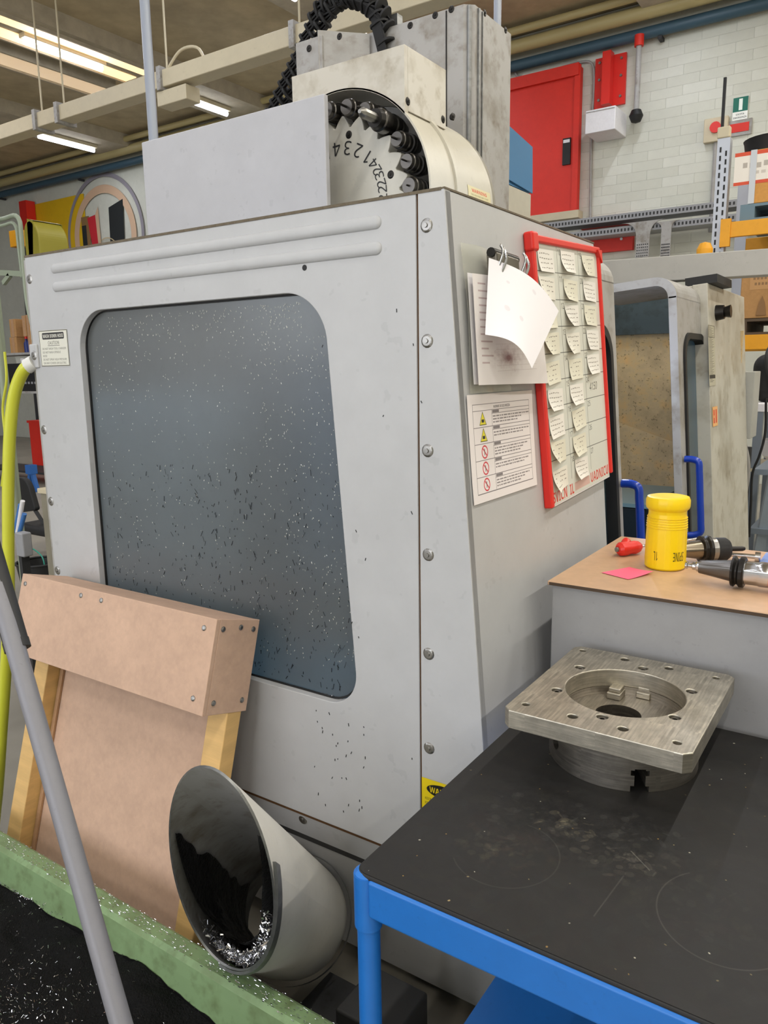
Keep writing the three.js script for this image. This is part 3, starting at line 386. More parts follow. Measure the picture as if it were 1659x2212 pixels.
  for (const [n, deg] of [[5, 109.5], [4, 94.3], [3, 79], [2, 63.6], [1, 48.4], [24, 33], [23, 17.8], [22, 2.5]]) {
    const [nr, nl, tr, tl] = long[n], p = on(deg * Math.PI / 180, .292, TX + .05), d = V(-1, 0, 0), words = { 1: 'one', 2: 'two', 3: 'three', 4: 'four', 22: 'twenty-two', 23: 'twenty-three', 24: 'twenty-four' };
    const t = thing('tool_holder', n === 5 ? 'tool holder tucked under the edge of the white changer cover' : (n === 1 ? 'thick long' : 'black') + ' tool holder in the carousel pocket at painted number ' + words[n], 'tool holder', p.toArray(), 'tool holders in the carousel');
    part(t, 'flange', spin([[0, -.05], [.02, -.05], [.032, -.012], [.032, -.004], [.0265, .0], [.032, .004], [.032, .014], [.026, .016], [0, .016]], p, d), M.tooldark);
    part(t, 'nose', spin([[0, .014], [nr * 1.12, .014], [nr * 1.12, .03], [nr, .034], [nr, nl - .012], [nr * .9, nl], [0, nl]], p, d), n === 1 ? M.tooldark : M.toolsteel);
    part(t, 'nut', spin([[nr * 1.04, nl * .5], [nr * 1.14, nl * .53], [nr * 1.14, nl * .8], [nr * 1.02, nl * .84]], p, d), M.toolsteel);
    part(t, n === 1 ? 'end_mill' : 'cutter', spin([[0, nl - .003], [tr, nl - .003], [tr, nl + tl * .8], [tr * .4, nl + tl], [0, nl + tl]], p, d, 10), n === 1 ? M.screw : M.tooldark);
  }
}
{ // column, spindle motor box, energy chain
  const CX = 2.8, a = onX(786, 78, CX), b = onX(1001, 5, CX), zf = onX(1018, 8, CX).z, r = onZ(1104, 66, zf).x;
  const col = part(machine, 'column_cover', slabY(shapeOf([[CX, a.z], [CX, b.z], [CX + .03, zf], [r, zf], [r, a.z]]), .7, 2.885), M.grey);
  part(col, 'corner_guide', [box(CX + .002, CX + .012, .7, 2.87, b.z - .03, b.z - .015), cyl(V(CX + .012, .7, zf - .014), V(CX + .012, 2.88, zf - .014), .009, .009, 8), box(CX + .05, CX + .062, .7, 2.88, zf, zf + .008), box(CX + .085, CX + .09, .7, 2.88, zf, zf + .006)], M.galv);
  part(col, 'joint_strip', box(CX - .002, CX + .002, .7, 2.88, b.z - .075, b.z - .07), M.tooldark);
  for (const [px, py] of [[975, 20], [940, 33], [886, 55], [818, 73], [977, 252]]) { const q = onX(px, py, CX); piece(col, 'screw', screwGeo, M.tooldark, V(CX, q.y, q.z), qOut); }
  for (const [px, py] of [[1047, 28], [1092, 65]]) { const q = onZ(px, py, zf); piece(col, 'screw', screwGeo, M.tooldark, V(q.x, q.y, zf), new THREE.Quaternion().setFromUnitVectors(UPV, V(0, 0, 1))); }
  const l0 = onX(638, 85, 2.64), l1 = onX(686, 66, 2.64), l2 = onX(785, 82, 2.72);
  const mb = part(machine, 'motor_box', [box(2.64, 2.82, 1.9, l1.y - .02, l0.z, l1.z + .02, .003), hull([V(2.64, 1.9, l1.z), V(2.64, l1.y, l1.z), V(2.79, l1.y - .0, l2.z - .02), V(2.79, 1.9, l2.z - .02)])], M.grey);
  for (const [px, py] of [[668, 105], [734, 79]]) { const q = onX(px, py, 2.64); piece(mb, 'screw', screwGeo, M.tooldark, V(2.638, q.y, q.z), qOut); }
  const path = new THREE.CatmullRomCurve3([[578, 250], [612, 178], [640, 120], [666, 64], [697, 10], [738, -18], [782, -6], [808, 32], [818, 90]].map(([x, y]) => onX(x, y, 2.76)), false, 'centripetal');
  const link = extrude(shapeOf([[-.046, -.04], [.046, -.04], [.046, .04], [-.046, .04]], .03), .012, .002).translate(0, 0, -.006), floor = box(-.028, .028, -.004, .004, -.065, .065, .002), eye = new THREE.CylinderGeometry(.024, .024, .006, 16).rotateX(Math.PI / 2);
  const ch = new THREE.Group(); ch.name = 'energy_chain'; machine.add(ch); baseOf.set(ch, baseOf.get(machine));
  const n = 22; for (let i = 0; i < n; i++) { const u = (i + .5) / n, p = path.getPointAt(u), tg = path.getTangentAt(u), nn = V(1, 0, 0).cross(tg).normalize(); const q = new THREE.Quaternion().setFromRotationMatrix(new THREE.Matrix4().makeBasis(tg, tg.clone().cross(V(-1, 0, 0)).multiplyScalar(-1).normalize(), V(1, 0, 0)));
    const g = mergeGeometries([link.clone().translate(0, 0, -.065 - (i % 2) * .004), link.clone().translate(0, 0, .065), floor.clone().translate(0, .028, 0), floor.clone().translate(0, -.028, 0), eye.clone().translate(.028, 0, -.076)].map((k) => { const h = k.index ? k.toNonIndexed() : k; return h; })); piece(ch, 'chain_link', g, M.rubber, p.clone().setX(2.80), q); }
  part(machine, 'chain_bracket', box(2.86, 2.9, 2.6, onX(850, 30, 2.86).y, onX(822, 20, 2.86).z, onX(858, 40, 2.86).z), M.galv);
}
{ // chip splashes on the window
  const R = rng(91), mk = (n, g, m, name, label, pick) => { const I = new THREE.InstancedMesh(g, m, n), o = new THREE.Object3D(); for (let i = 0; i < n; i++) { const [y, z, s, L] = pick(); o.position.set(SX + .0205, y, z); o.rotation.set((R() - .5) * 1.3, (R() - .5) * .6, (R() - .5) * .5); o.scale.set(s, L, s); o.updateMatrix(); I.setMatrixAt(i, o.matrix); } I.name = name; I.userData = { label, category: 'metal chips', kind: 'stuff' }; scene.add(I); };
  const sl = new THREE.BoxGeometry(.0012, .005, .0012); const zr = (y) => -.93 - (1.708 - y) * -.0765 - .07;
  mk(1200, sl, mat(0xd6d5cc, .4, .2), 'bright_chips', 'tiny bright metal chips stuck on the upper side window', () => { const y = 1.69 - Math.pow(R(), 1.5) * .8, zmax = -1.0 + (1.7 - y) * .0765; let z = -1.79 + R() * (zmax + 1.79); if (R() < .35) z = zmax - Math.pow(R(), 1.5) * .22; if (y > 1.62 && (z < -1.72 || z > -1.07)) z = -1.72 + R() * .65; return [y, z, .4 + R() * .5, .25 + R() * .5]; });
  mk(600, sl, M.chipDark, 'dark_chips', 'dark curled metal chips stuck on the lower side window', () => { const y = .835 + Math.pow(R(), 1.25) * .5, zmax = -1.0 + (1.7 - y) * .0765, z = -1.79 + Math.pow(R(), .8) * (zmax + 1.79); return [y, y < .9 ? Math.min(z, zmax - .06) : z, .5 + R() * .5, .6 + Math.pow(R(), 2) * 2.6]; });
  mk(60, sl, M.chip, 'sill_chips', 'metal chips caught on the lower window sill', () => [.8185 + R() * .004, -1.05 + R() * .09, .8, .6 + R()]);
  const spk = new THREE.InstancedMesh(new THREE.BoxGeometry(.001, .008, .0015), M.chipDark, 40), o = new THREE.Object3D(); for (let i = 0; i < 40; i++) { const w = i < 24; o.position.set(SX - .0005, w ? .55 + R() * .25 : .52 + R() * 1.2, w ? -1.06 + R() * .15 : -1.0 + R() * .24); o.rotation.x = (R() - .5); o.scale.set(1, .3 + R() * .6, 1); o.updateMatrix(); spk.setMatrixAt(i, o.matrix); } spk.name = 'panel_specks'; spk.userData = { label: 'dark specks of dirt on the white side panel', category: 'dirt', kind: 'stuff' }; scene.add(spk);
}

// ---------------------------------------------------------------- things hung on the machine front
{
  const q = new THREE.Quaternion(), WB = fp(1.835, 0, 0), c = (() => { const k = V(1.835, 1.534, frontZ(1.534)).applyMatrix4(MF.clone().invert()); return k; })();
  const rot = .05, ax = V(1, 0, 0).multiplyScalar(Math.cos(rot)).addScaledVector(eyF, Math.sin(rot)), ay = eyF.clone().multiplyScalar(Math.cos(rot)).addScaledVector(V(1, 0, 0), -Math.sin(rot));
  const MB = new THREE.Matrix4().makeBasis(ax, ay, ezF).setPosition(fp(c.x, c.y, .0)), wb = (g) => g.applyMatrix4(MB), Wd = .445, Ht = .612;
  const base = V(0, 0, 0).applyMatrix4(MB).toArray();
  const t = thing('whiteboard', 'small whiteboard in a red frame hung askew on the machine front', 'whiteboard', base);
  const bt = canvasTex(700, 960, (g, w, h) => {
    g.fillStyle = '#d6d8cf'; g.fillRect(0, 0, w, h); g.strokeStyle = '#4b4d4a'; g.lineWidth = 2.5;
    for (let i = 1; i < 3; i++) { g.beginPath(); g.moveTo(i * w / 3, 0); g.lineTo(i * w / 3, h * .93); g.stroke(); } for (let j = 1; j < 9; j++) { g.beginPath(); g.moveTo(0, j * h * .93 / 9); g.lineTo(w, j * h * .93 / 9 + 3); g.stroke(); }
    g.fillStyle = '#303230'; g.font = '30px sans-serif'; for (let i = 0; i < 3; i++) for (let j = 0; j < 9; j++) g.fillText(String(i * 9 + j + 1), i * w / 3 + 8, j * h * .93 / 9 + 34);
    g.font = 'italic 44px sans-serif'; g.fillText('4150', w * 2 / 3 + 40, 5 * h * .93 / 9 + 70); g.fillStyle = '#d33a2c'; g.font = 'bold 58px sans-serif'; g.fillText('SVICN  IL', 20, h - 6, 230); g.fillText('UADNICU', 450, h - 12, 240); g.globalAlpha = .25; g.fillRect(260, h - 46, 180, 34);
  });
  part(t, 'board', wb(box(-Wd / 2 + .01, Wd / 2 - .01, -Ht / 2 + .01, Ht / 2 - .01, .003, .012)), M.paper); part(t, 'grid_print', wb(sheet(V(0, 0, .0128), V(Wd / 2 - .014, 0, 0), V(0, Ht / 2 - .014, 0))), print(bt, .3), { uv: true });
  part(t, 'frame_bar', wb(box(-Wd / 2, -Wd / 2 + .018, -Ht / 2 + .012, Ht / 2, 0, .02, .004)), M.red); part(t, 'frame_bar', wb(box(Wd / 2 - .014, Wd / 2, -Ht / 2 + .02, Ht / 2, 0, .02, .004)), M.red); part(t, 'frame_bar', wb(box(-Wd / 2, Wd / 2, Ht / 2 - .016, Ht / 2, 0, .02, .004)), M.red);
  part(t, 'corner_cap', wb(box(-Wd / 2 - .005, -Wd / 2 + .028, Ht / 2 - .036, Ht / 2 + .005, -.0, .024, .006)), M.red); part(t, 'corner_cap', wb(hull([V(Wd / 2 - .03, Ht / 2 - .008, .018), V(Wd / 2, Ht / 2 - .008, .018), V(Wd / 2, Ht / 2 - .04, .018)])), M.red);
  const R = rng(17), ntx = [1, 2, 3].map((k) => canvasTex(200, 120, (g, w, h) => { g.fillStyle = ['#e2dfd4', '#dcd9c8', '#e6e3dc'][k - 1]; g.fillRect(0, 0, w, h); g.fillStyle = '#8b867c'; const r = rng(k * 31); for (let j = 0; j < 4; j++) { let x = 14 + r() * 20; while (x < 170) { const l = 6 + r() * 16; if (r() > .25) g.fillRect(x, 18 + j * 25 + r() * 4, l, 5); x += l + 8; } } })).map((x) => print(x, .8));
  const cols = [-.142, -.002, .138], where = { 0: [0, 1, 2, 3, 4, 5, 6, 7, 8], 1: [0, 1, 2, 3, 4, 5, 6, 7, 8], 2: [0, 1, 2, 3, 4] };
  for (const ci of [0, 1, 2]) for (const r of where[ci]) {
    const x = cols[ci] + (R() - .5) * .012, y = Ht / 2 - .05 - r * .0615 + (R() - .5) * .006, rz = (R() - .5) * .12, cu = .006 + R() * .014, cl = R() > .5;
    const NW = ['one', 'two', 'three', 'four', 'five', 'six', 'seven', 'eight', 'nine', 'ten', 'eleven', 'twelve', 'thirteen', 'fourteen', 'fifteen', 'sixteen', 'seventeen', 'eighteen', 'nineteen', 'twenty', 'twenty-one', 'twenty-two', 'twenty-three'];
    const n = thing('paper_slip', 'small handwritten paper slip in whiteboard cell number ' + NW[ci * 9 + r], 'paper slip', V(x, y, .0135).applyMatrix4(MB).toArray(), 'paper slips on the whiteboard');
    const g = sheet(V(0, 0, 0), V(.046, 0, 0), V(0, .0245, 0), 8, 6, (s, t2) => .0008 + cu * Math.pow(Math.max(0, (cl ? -s : -s * .5) * .6 - t2 * .6), 2) * .9); part(n, 'slip', wb(g.rotateZ(rz).translate(x, y, .0136)), ntx[Math.floor(R() * 3)], { uv: true });
  }
  // safety sheet
  const hz = canvasTex(900, 640, (g, w, h) => {
    g.fillStyle = '#e6e0e0'; g.fillRect(0, 0, w, h); g.strokeStyle = '#6d686a'; g.lineWidth = 3; g.strokeRect(60, 60, 780, 530); g.fillStyle = '#4c484a'; g.textAlign = 'center'; g.font = 'bold 22px sans-serif'; g.fillText('NORME DI SICUREZZA', 440, 88); g.textAlign = 'left';
    for (let i = 0; i < 5; i++) { const y = 98 + i * 98; g.strokeRect(60, y, 780, 98); g.beginPath(); g.moveTo(300, y); g.lineTo(300, y + 98); g.stroke(); g.beginPath(); g.moveTo(300, y + 22); g.lineTo(840, y + 22); g.stroke();
      g.fillStyle = '#7e787a'; g.fillRect(308, y + 3, 90, 16); for (let k = 0; k < 3 - (i % 2); k++) { g.fillStyle = '#8c8688'; let x = 312; while (x < 790 - k * 70) { const l = 14 + (x * 7 + k * 13 + i * 29) % 40; g.fillRect(x, y + 36 + k * 18, l, 8); x += l + 8; } }
      const cx = 180, cy = y + 50; if (i < 2) { g.fillStyle = '#e0d43c'; g.strokeStyle = '#3c3a20'; g.beginPath(); g.moveTo(cx, cy - 42); g.lineTo(cx + 42, cy + 34); g.lineTo(cx - 42, cy + 34); g.closePath(); g.fill(); g.lineWidth = 4; g.stroke(); g.fillStyle = '#333'; g.fillRect(cx - 16, cy + 2, 32, 18); } else { g.strokeStyle = '#cc4650'; g.lineWidth = 9; g.beginPath(); g.arc(cx, cy, 36, 0, 7); g.stroke(); g.beginPath(); g.moveTo(cx - 25, cy - 25); g.lineTo(cx + 25, cy + 25); g.stroke(); g.fillStyle = '#555'; g.fillRect(cx - 6, cy - 20, 7, 40); }
      g.strokeStyle = '#6d686a'; g.lineWidth = 3; }
  });
  const A = fpx(1005, 854), B = fpx(1157, 1054), s = thing('safety_sheet', 'printed safety sheet with yellow triangles and red ban signs on the machine front', 'paper sheet', fp((A.x + B.x) / 2, (A.y + B.y) / 2, .002).toArray());
  const b2 = fpx(1022, 1092), b3 = fpx(1146, 840), cx = (A.x + b3.x) / 2, vy = (A.y + b2.y) / 2; part(s, 'page', fr(sheet(V(cx, vy, .0022), V((b3.x - A.x) / 2, 0, 0), V(0, (A.y - b2.y) / 2, 0), 10, 6, (u, v) => .004 * Math.max(0, v - .5) * Math.max(0, v - .5) + .002 * Math.max(0, -v - .6))), print(hz, .75), { uv: true });
  // plastic sleeve, pages and clip
  const sl = fpx(990, 524), sb = fpx(1020, 850), sr = fpx(1070, 560); const t2 = thing('plastic_sleeve', 'creased clear plastic sleeve taped beside the clipped papers', 'plastic sleeve', fp(sl.x, sb.y, 0).toArray());
  part(t2, 'film', fr(sheet(V(sl.x + .085, (sl.y + sb.y) / 2, .004), V(.085, 0, 0), V(0, (sl.y - sb.y) / 2, 0), 10, 14, (u, v) => .003 * Math.sin(u * 5 + v * 3) + .003)), mat(0xf2f2ea, .3, 0, null, 1, { transmission: .82, thickness: 0 }));
  const pg = [fpx(1020, 590, .02), fpx(1160, 613, .03), fpx(1034, 832, .02), fpx(1183, 828, .03)]; const smud = canvasTex(512, 400, (g, w, h) => { g.fillStyle = '#ded9d8'; g.fillRect(0, 0, w, h); const r = rng(8); g.fillStyle = '#b9a7a8'; for (let j = 0; j < 12; j++) g.fillRect(30, 30 + j * 26, 40 + r() * 60, 6); for (let k = 0; k < 900; k++) { const a = r() * 6.28, d = r() * r() * 130; g.globalAlpha = .035; g.fillStyle = ['#8a6f5c', '#7c6a66'][k % 2]; g.beginPath(); g.arc(200 + Math.cos(a) * d * 1.1, 300 + Math.sin(a) * d * .5, 2 + r() * 9, 0, 7); g.fill(); } g.globalAlpha = .6; g.strokeStyle = '#a89b9a'; for (let j = 0; j < 6; j++) { g.beginPath(); g.moveTo(120, 250 + j * 20); g.lineTo(420, 240 + j * 20); g.stroke(); } });
  const P4 = (P) => (u, v) => { const a = P[0].clone().lerp(P[1], u), b = P[2].clone().lerp(P[3], u); return b.lerp(a, v); };
  const f1 = P4(pg), t3 = thing('smudged_page', 'smudged printed page hanging behind the curled white sheet', 'paper sheet', fp(pg[2].x, pg[2].y, .02).toArray()); part(t3, 'page', fr(bumpSheet((u, v) => f1(u, v).add(V(0, 0, .006 * Math.sin(u * 3))), 10, 8)), print(smud, .8), { uv: true });
  part(t3, 'backing_page', fr(bumpSheet((u, v) => f1(u, v).add(V(-.004, .002, -.008)), 6, 4)), M.paper);
  const cq = [fpx(1056, 557, .035), fpx(1207, 672, .085), fpx(1048, 723, .035), fpx(1149, 796, .09)], f2 = P4(cq), sm2 = canvasTex(256, 256, (g, w) => { g.fillStyle = '#f1eff4'; g.fillRect(0, 0, w, w); g.fillStyle = '#d9d3da'; for (const [x, y, r] of [[70, 150, 12], [130, 160, 10], [150, 40, 9], [60, 60, 6]]) { g.globalAlpha = .5; g.beginPath(); g.ellipse(x, y, r, r * .7, .5, 0, 7); g.fill(); } });
  const t4 = thing('curled_sheet', 'blank white sheet curling away under the black clip', 'paper sheet', fp(cq[0].x, cq[0].y, .035).toArray()); part(t4, 'page', fr(bumpSheet((u, v) => f2(u, v).add(V(.002 * Math.sin(u * Math.PI), .014 * Math.sin(u * Math.PI), .012 * Math.sin(u * Math.PI))), 24, 16)), print(sm2, .8), { uv: true });
  const k0 = fpx(1062, 545, .03), k1 = fpx(1112, 562, .03), t5 = thing('bulldog_clip', 'black steel bulldog clip holding the curled white sheet', 'clip', fp(k0.x, k0.y, .02).toArray());
  part(t5, 'spring_body', fr(extrude(shapeOf([[k0.x, k0.y - .055], [k1.x, k1.y - .05], [k1.x, k1.y], [k0.x, k0.y]], .004), .022, .003).translate(0, 0, .018)), mat(0x6f6a60, .35, .7)); part(t5, 'roll_edge', fr(cyl(V(k0.x - .004, k0.y, .03), V(k1.x + .004, k1.y, .03), .009, .009, 12)), M.tooldark);
  for (const e of [k0, k1]) part(t5, 'wire_lever', fr(tube([V(e.x, e.y - .03, .042), V(e.x + .004, e.y, .052), V(e.x + .006, e.y + .012, .046), V(e.x + .01, e.y - .012, .055), V(e.x + .002, e.y - .045, .044)], .0028, 24, 6)), M.chrome);
}
{ // wash-down hose
  const P = [[74, 783, 1.262], [58, 792, 1.25], [42, 818, 1.245], [30, 858, 1.24], [22, 930, 1.235], [18, 1040, 1.23], [18, 1180, 1.225], [19, 1290, 1.22], [14, 1420, 1.215], [4, 1580, 1.21], [-8, 1740, 1.2], [-30, 1880, 1.2]].map(([x, y, X]) => onX(x, y, X));
  P.push(V(1.16, .03, P[11].z - .02)); const t = thing('wash_hose', 'thick yellow wash down hose hanging from the machine corner', 'hose', [P[0].x, 0, P[0].z]);
  part(t, 'tube', tube(P, .0172, 120, 14), M.hose); part(t, 'collar', cyl(P[0], P[1], .021, .021, 14), mat(0xd9d9d4, .4));
}
{ // leaning wooden frame (MDF box on two battens)
  const y0 = .980, z0 = -1.201, al = .286, D = .138, H = .212, L = .744, n = V(-Math.cos(al), Math.sin(al), 0), dn = V(-Math.sin(al), -Math.cos(al), 0);
  const MX = new THREE.Matrix4().makeBasis(n, dn.clone().negate(), V(0, 0, 1).multiplyScalar(1)).setPosition(1.25, y0, z0); // local (out, up, z)
  if (MX.determinant() < 0) MX.makeBasis(n, dn.clone().negate(), V(0, 0, -1)).setPosition(1.25, y0, z0);
  const zs = MX.elements[10], lb = (a0, a1, b0, b1, c0, c1, r = .0015) => box(a0, a1, b0, b1, zs * c0, zs * c1, r).applyMatrix4(MX), len = y0 / Math.cos(al) - .004;
  const t = thing('wooden_frame', 'leaning wooden frame with an MDF box across its top', 'wooden frame', [1.0, 0, z0 - L / 2]);
  part(t, 'front_board', lb(D - .012, D, -H, 0, -L, 0), M.mdf); part(t, 'side_board', lb(0, D - .0125, -H, 0, -.012, 0), M.mdf); part(t, 'side_board', lb(0, D - .0125, -H, 0, -L, -L + .012), M.mdf); part(t, 'top_board', lb(0, D - .0125, -.012, -.0005, -L + .0125, -.0125), M.mdf);
  part(t, 'back_panel', lb(.0, .012, -len + .02, -.0125, -L + .03, -.03), M.mdf);
  for (const [c0, c1] of [[-.062, -.002], [-L + .002, -L + .062]]) part(t, 'batten', lb(.0125, .058, -len + .004, -H + .1, c0, c1, .003), M.pine);
  part(t, 'edge_strip', lb(.0125, .02, -len + .03, -H, -L + .064, -L + .078), M.mdfEdge);
  const head = spin([[0, .0035], [.004, .0032], [.0062, .0015], [.0066, 0]], V(0, 0, 0), UPV, 12), qn = new THREE.Quaternion().setFromUnitVectors(UPV, n), qz = new THREE.Quaternion().setFromUnitVectors(UPV, V(0, 0, 1)), at = (a, b, c) => V(a, b, zs * c).applyMatrix4(MX);
  for (const [b, c] of [[-.025, -L + .02], [-.02, -L * .645], [-.02, -L * .535], [-.025, -.035], [-.18, -.035], [-.18, -L + .03]]) piece(t, 'screw', head, M.screw, at(D, b, c), qn);
  for (const [a, b] of [[.115, -.022], [.06, -.018], [.018, -.022], [.11, -.185], [.02, -.185]]) piece(t, 'screw', head, M.screw, at(a, b, .0002), qz);
}
// ---------------------------------------------------------------- chip chute, bin, broom
const chute = { P: V(.826, .68, -.92), th: .771, ph: -.443, k1: -1.051, k2: -1.714, R: .13 };
{
  const { P, th, ph, k1, k2, R } = chute, u = V(Math.cos(th) * Math.cos(ph), -Math.sin(th), Math.cos(th) * Math.sin(ph)), e1 = u.clone().cross(UPV).normalize(), e2 = e1.clone().cross(u);
  const at = (a, s, r, off = 0) => P.clone().addScaledVector(e1, r * Math.cos(a)).addScaledVector(e2, r * Math.sin(a)).addScaledVector(u, R * (k1 * Math.cos(a) + k2 * Math.sin(a)) * (1 - s) + s * .60 + off);
  const t = thing('chip_chute', 'slanted galvanised chip chute pipe ending over the green bin', 'chip chute', [1.2, 0, -1.05]), TAU = Math.PI * 2;
  part(t, 'outer_pipe', bumpSheet((a, s) => at(a * TAU, s, R), 72, 8), mat(0xdcd9d0, .42, 0, paintTex, .5)); part(t, 'inner_lining', bumpSheet((a, s) => at(a * TAU, s, R - .004), 72, 8), M.liner);
  part(t, 'cut_rim', bumpSheet((a, s) => at(a * TAU, 0, R - .004 * s), 72, 1), M.galv);
  part(t, 'lip_flap', [bumpSheet((a, s) => at(Math.PI * 1.36 + a * 2.1, 0, R + .006, s * .03 - .006 + .016 * Math.pow(Math.abs(a - .5) * 2, 4)), 30, 2), bumpSheet((a, s) => at(Math.PI * 1.36 + a * 2.1, 0, R + .001 + .005 * s, -.006 + .016 * Math.pow(Math.abs(a - .5) * 2, 4)), 30, 1)], M.galv);
  const e = P.clone().addScaledVector(u, .60), e3 = e.clone().addScaledVector(u, .3); part(t, 'end_sleeve', [cyl(e.clone().addScaledVector(u, -.02), e, R + .012, R + .012, 48, true)], M.galv); part(t, 'lower_pipe', cyl(e.clone().addScaledVector(u, -.05), e.clone().addScaledVector(u, .03), R - .012, R - .012, 40, true), M.galv);
  // oily chips lying in the mouth
  const nz = fbm(301, 5, 4), lo = Math.PI * 1.5 - .12; const chips = thing('oily_chips', 'wet black and silver metal chips lying in the chute mouth', 'metal chips', P.toArray(), undefined, 'stuff');
  part(chips, 'oily_layer', bumpSheet((a, s) => { const k = (a - .5) * 2, w = 1.75 + .5 * nz(s * .7, .3), aa = lo + k * w, h = .006 + .03 * Math.max(0, 1 - k * k) * (.5 + nz(a, s)); return at(aa, Math.max(.012, s * .9), R - .005 - h, .006); }, 60, 40), M.oil);
  const Rn = rng(41), g = new THREE.BoxGeometry(.003, .014, .001), I = new THREE.InstancedMesh(g, M.chip, 1700), o = new THREE.Object3D();
  for (let i = 0; i < 1700; i++) { const near = i < 1400, a = lo + .2 + (Rn() + Rn() - 1) * (near ? 1.15 : 1.5), s = near ? Math.pow(Rn(), 2) * .22 + .012 : Rn() * .6; o.position.copy(at(a, s, R - .012 - Rn() * .02 * (near ? 1 : .6), .004)); o.rotation.set(Rn() * 6, Rn() * 6, Rn() * 6); o.scale.set(.5 + Rn() * .6, .3 + Rn() * .8, .6); o.updateMatrix(); I.setMatrixAt(i, o.matrix); }
  I.name = 'chute_chips'; I.userData = { label: 'bright metal slivers along the chute lip', category: 'metal chips', kind: 'stuff' }; scene.add(I);
}
const BIN = { y: .395, xo: .927, xi: .882, z0: -2.35, z1: -.67, x0: .18 };
{
  const { y, xo, xi, z0, z1, x0 } = BIN, t = thing('chip_bin', 'green painted steel chip bin full of black swarf', 'bin', [(x0 + xo) / 2, 0, (z0 + z1) / 2]);
  const prof = (a, b) => { const S = shapeOf([[xo - .014, y - .012], [xo, y - .03], [xo, y - .006], [xo - .008, y], [xi + .004, y + .004], [xi - .006, y - .004], [xi - .012, y - .03], [xi - .055, .12], [xi - .06, .1], [xi - .05, .1], [xi - .004, y - .03]]); return extrude(S, Math.abs(b - a)).translate(0, 0, Math.min(a, b)); };
  part(t, 'rim_wall', prof(z0, z1), M.green, { label: 'green flanged side wall' });
  part(t, 'far_wall', [box(x0, xo, y - .006, y + .002, z0 - .045, z0), box(x0, xi, .1, y, z0 - .01, z0)], M.green); part(t, 'near_wall', [box(x0, xo, y - .006, y + .002, z1, z1 + .04), box(x0, xi, .1, y, z1, z1 + .01)], M.green); part(t, 'outer_wall', [box(x0 - .045, x0, y - .006, y + .002, z0, z1), box(x0 - .01, x0, .1, y, z0, z1)], M.green); part(t, 'bottom', box(x0, xi - .05, .09, .1, z0, z1), M.green);
  for (const [x, z] of [[x0 + .08, z0 + .1], [xi - .12, z0 + .1], [x0 + .08, z1 - .1], [xi - .12, z1 - .1]]) part(t, 'caster', [cyl(V(x - .015, .04, z), V(x + .015, .04, z), .04, .04, 16), box(x - .02, x + .02, .05, .09, z - .02, z + .02)], M.rubber);
  const nz = fbm(404, 4, 5), heap = thing('swarf_heap', 'heap of oily black swarf inside the green bin', 'metal chips', [.5, .3, -1.5], undefined, 'stuff');
  const hy = (s, q) => { const x = x0 + .01 + (xi - .012 - x0) * s, z = z0 + .01 + (z1 - z0 - .02) * q; return V(x, .325 + (nz(s * .45, q * .9) - .5) * .13 + (nz(s * 2, q * 4) - .5) * .02 - .012 * s, z); };
  const clampX = (v) => { const lim = xi - .014 - (y - .03 - v.y) * .15; if (v.x > lim) v.x = lim; return v; };
  part(heap, 'surface', bumpSheet((s, q) => clampX(hy(s, q)), 70, 140), mat(0x0a0909, .7, 0, oilTex, .2, { bump: lumpBump, bm: .06, bs: .003, specularIntensity: .35 }));
  const R = rng(66), g = new THREE.BoxGeometry(.0014, .008, .0007), I = new THREE.InstancedMesh(g, M.chip, 2900), o = new THREE.Object3D(), cA = onY(20, 2190, .32), cB = onY(50, 1900, .34);
  for (let i = 0; i < 2900; i++) { let s = R(), q = R(); if (i < 1100) { const c = i < 850 ? cA : cB, k = (R() + R() + R() - 1.5) * .16, k2 = (R() + R() + R() - 1.5) * .2; s = (c.x + k - x0) / (xi - x0); q = (c.z + k2 - z0) / (z1 - z0); } const p = clampX(hy(s, q)); o.position.copy(p).add(V(0, .003, 0)); if (i > 1800) o.position.set(xi + R() * .04, y + .005, z0 + R() * (z1 - z0)); o.rotation.set(R() * 6, R() * 6, R() * 6); if (i > 1800) o.rotation.set(1.57, R() * 6, 0); o.scale.set(.4 + R() * .6, .25 + R() * .6, .6); o.updateMatrix(); I.setMatrixAt(i, o.matrix); }
  I.name = 'bin_slivers'; I.userData = { label: 'bright metal slivers scattered over the green bin and swarf', category: 'metal chips', kind: 'stuff' }; scene.add(I);
}
{
  const at = (x, y, d) => { const r = ray(x, y), f = V(0, 0, -1).transformDirection(camera.matrixWorld); return camera.position.clone().addScaledVector(r, d / r.dot(f)); };
  const a = at(14, 1330, 1.25), b = at(262, 2212, 1.1), dir = b.clone().sub(a).normalize(), end = b.clone().addScaledVector(dir, (b.y - .33) / -dir.y), top = a.clone().addScaledVector(dir, -.2), g1 = at(30, 1372, 1.25);
  const t = thing('pole_tool', 'grey tubular pole with a black grip standing in the green bin', 'pole', end.toArray());
  part(t, 'pole', cyl(end, top, .0155, .0155, 20), mat(0x84848b, .42, .1, paintTex, .3)); part(t, 'grip', [cyl(g1.clone().addScaledVector(dir, .02), top.clone().addScaledVector(dir, -.1), .0195, .021, 20), cyl(g1.clone().addScaledVector(dir, .025), g1.clone().addScaledVector(dir, .01), .0205, .0205, 20)], M.dark); part(t, 'locking_pin', cyl(g1.clone().addScaledVector(dir, -.09).add(V(-.02, .004, .005)), g1.clone().addScaledVector(dir, -.09).add(V(-.028, .006, .008)), .008, .008, 12), M.screw);
}
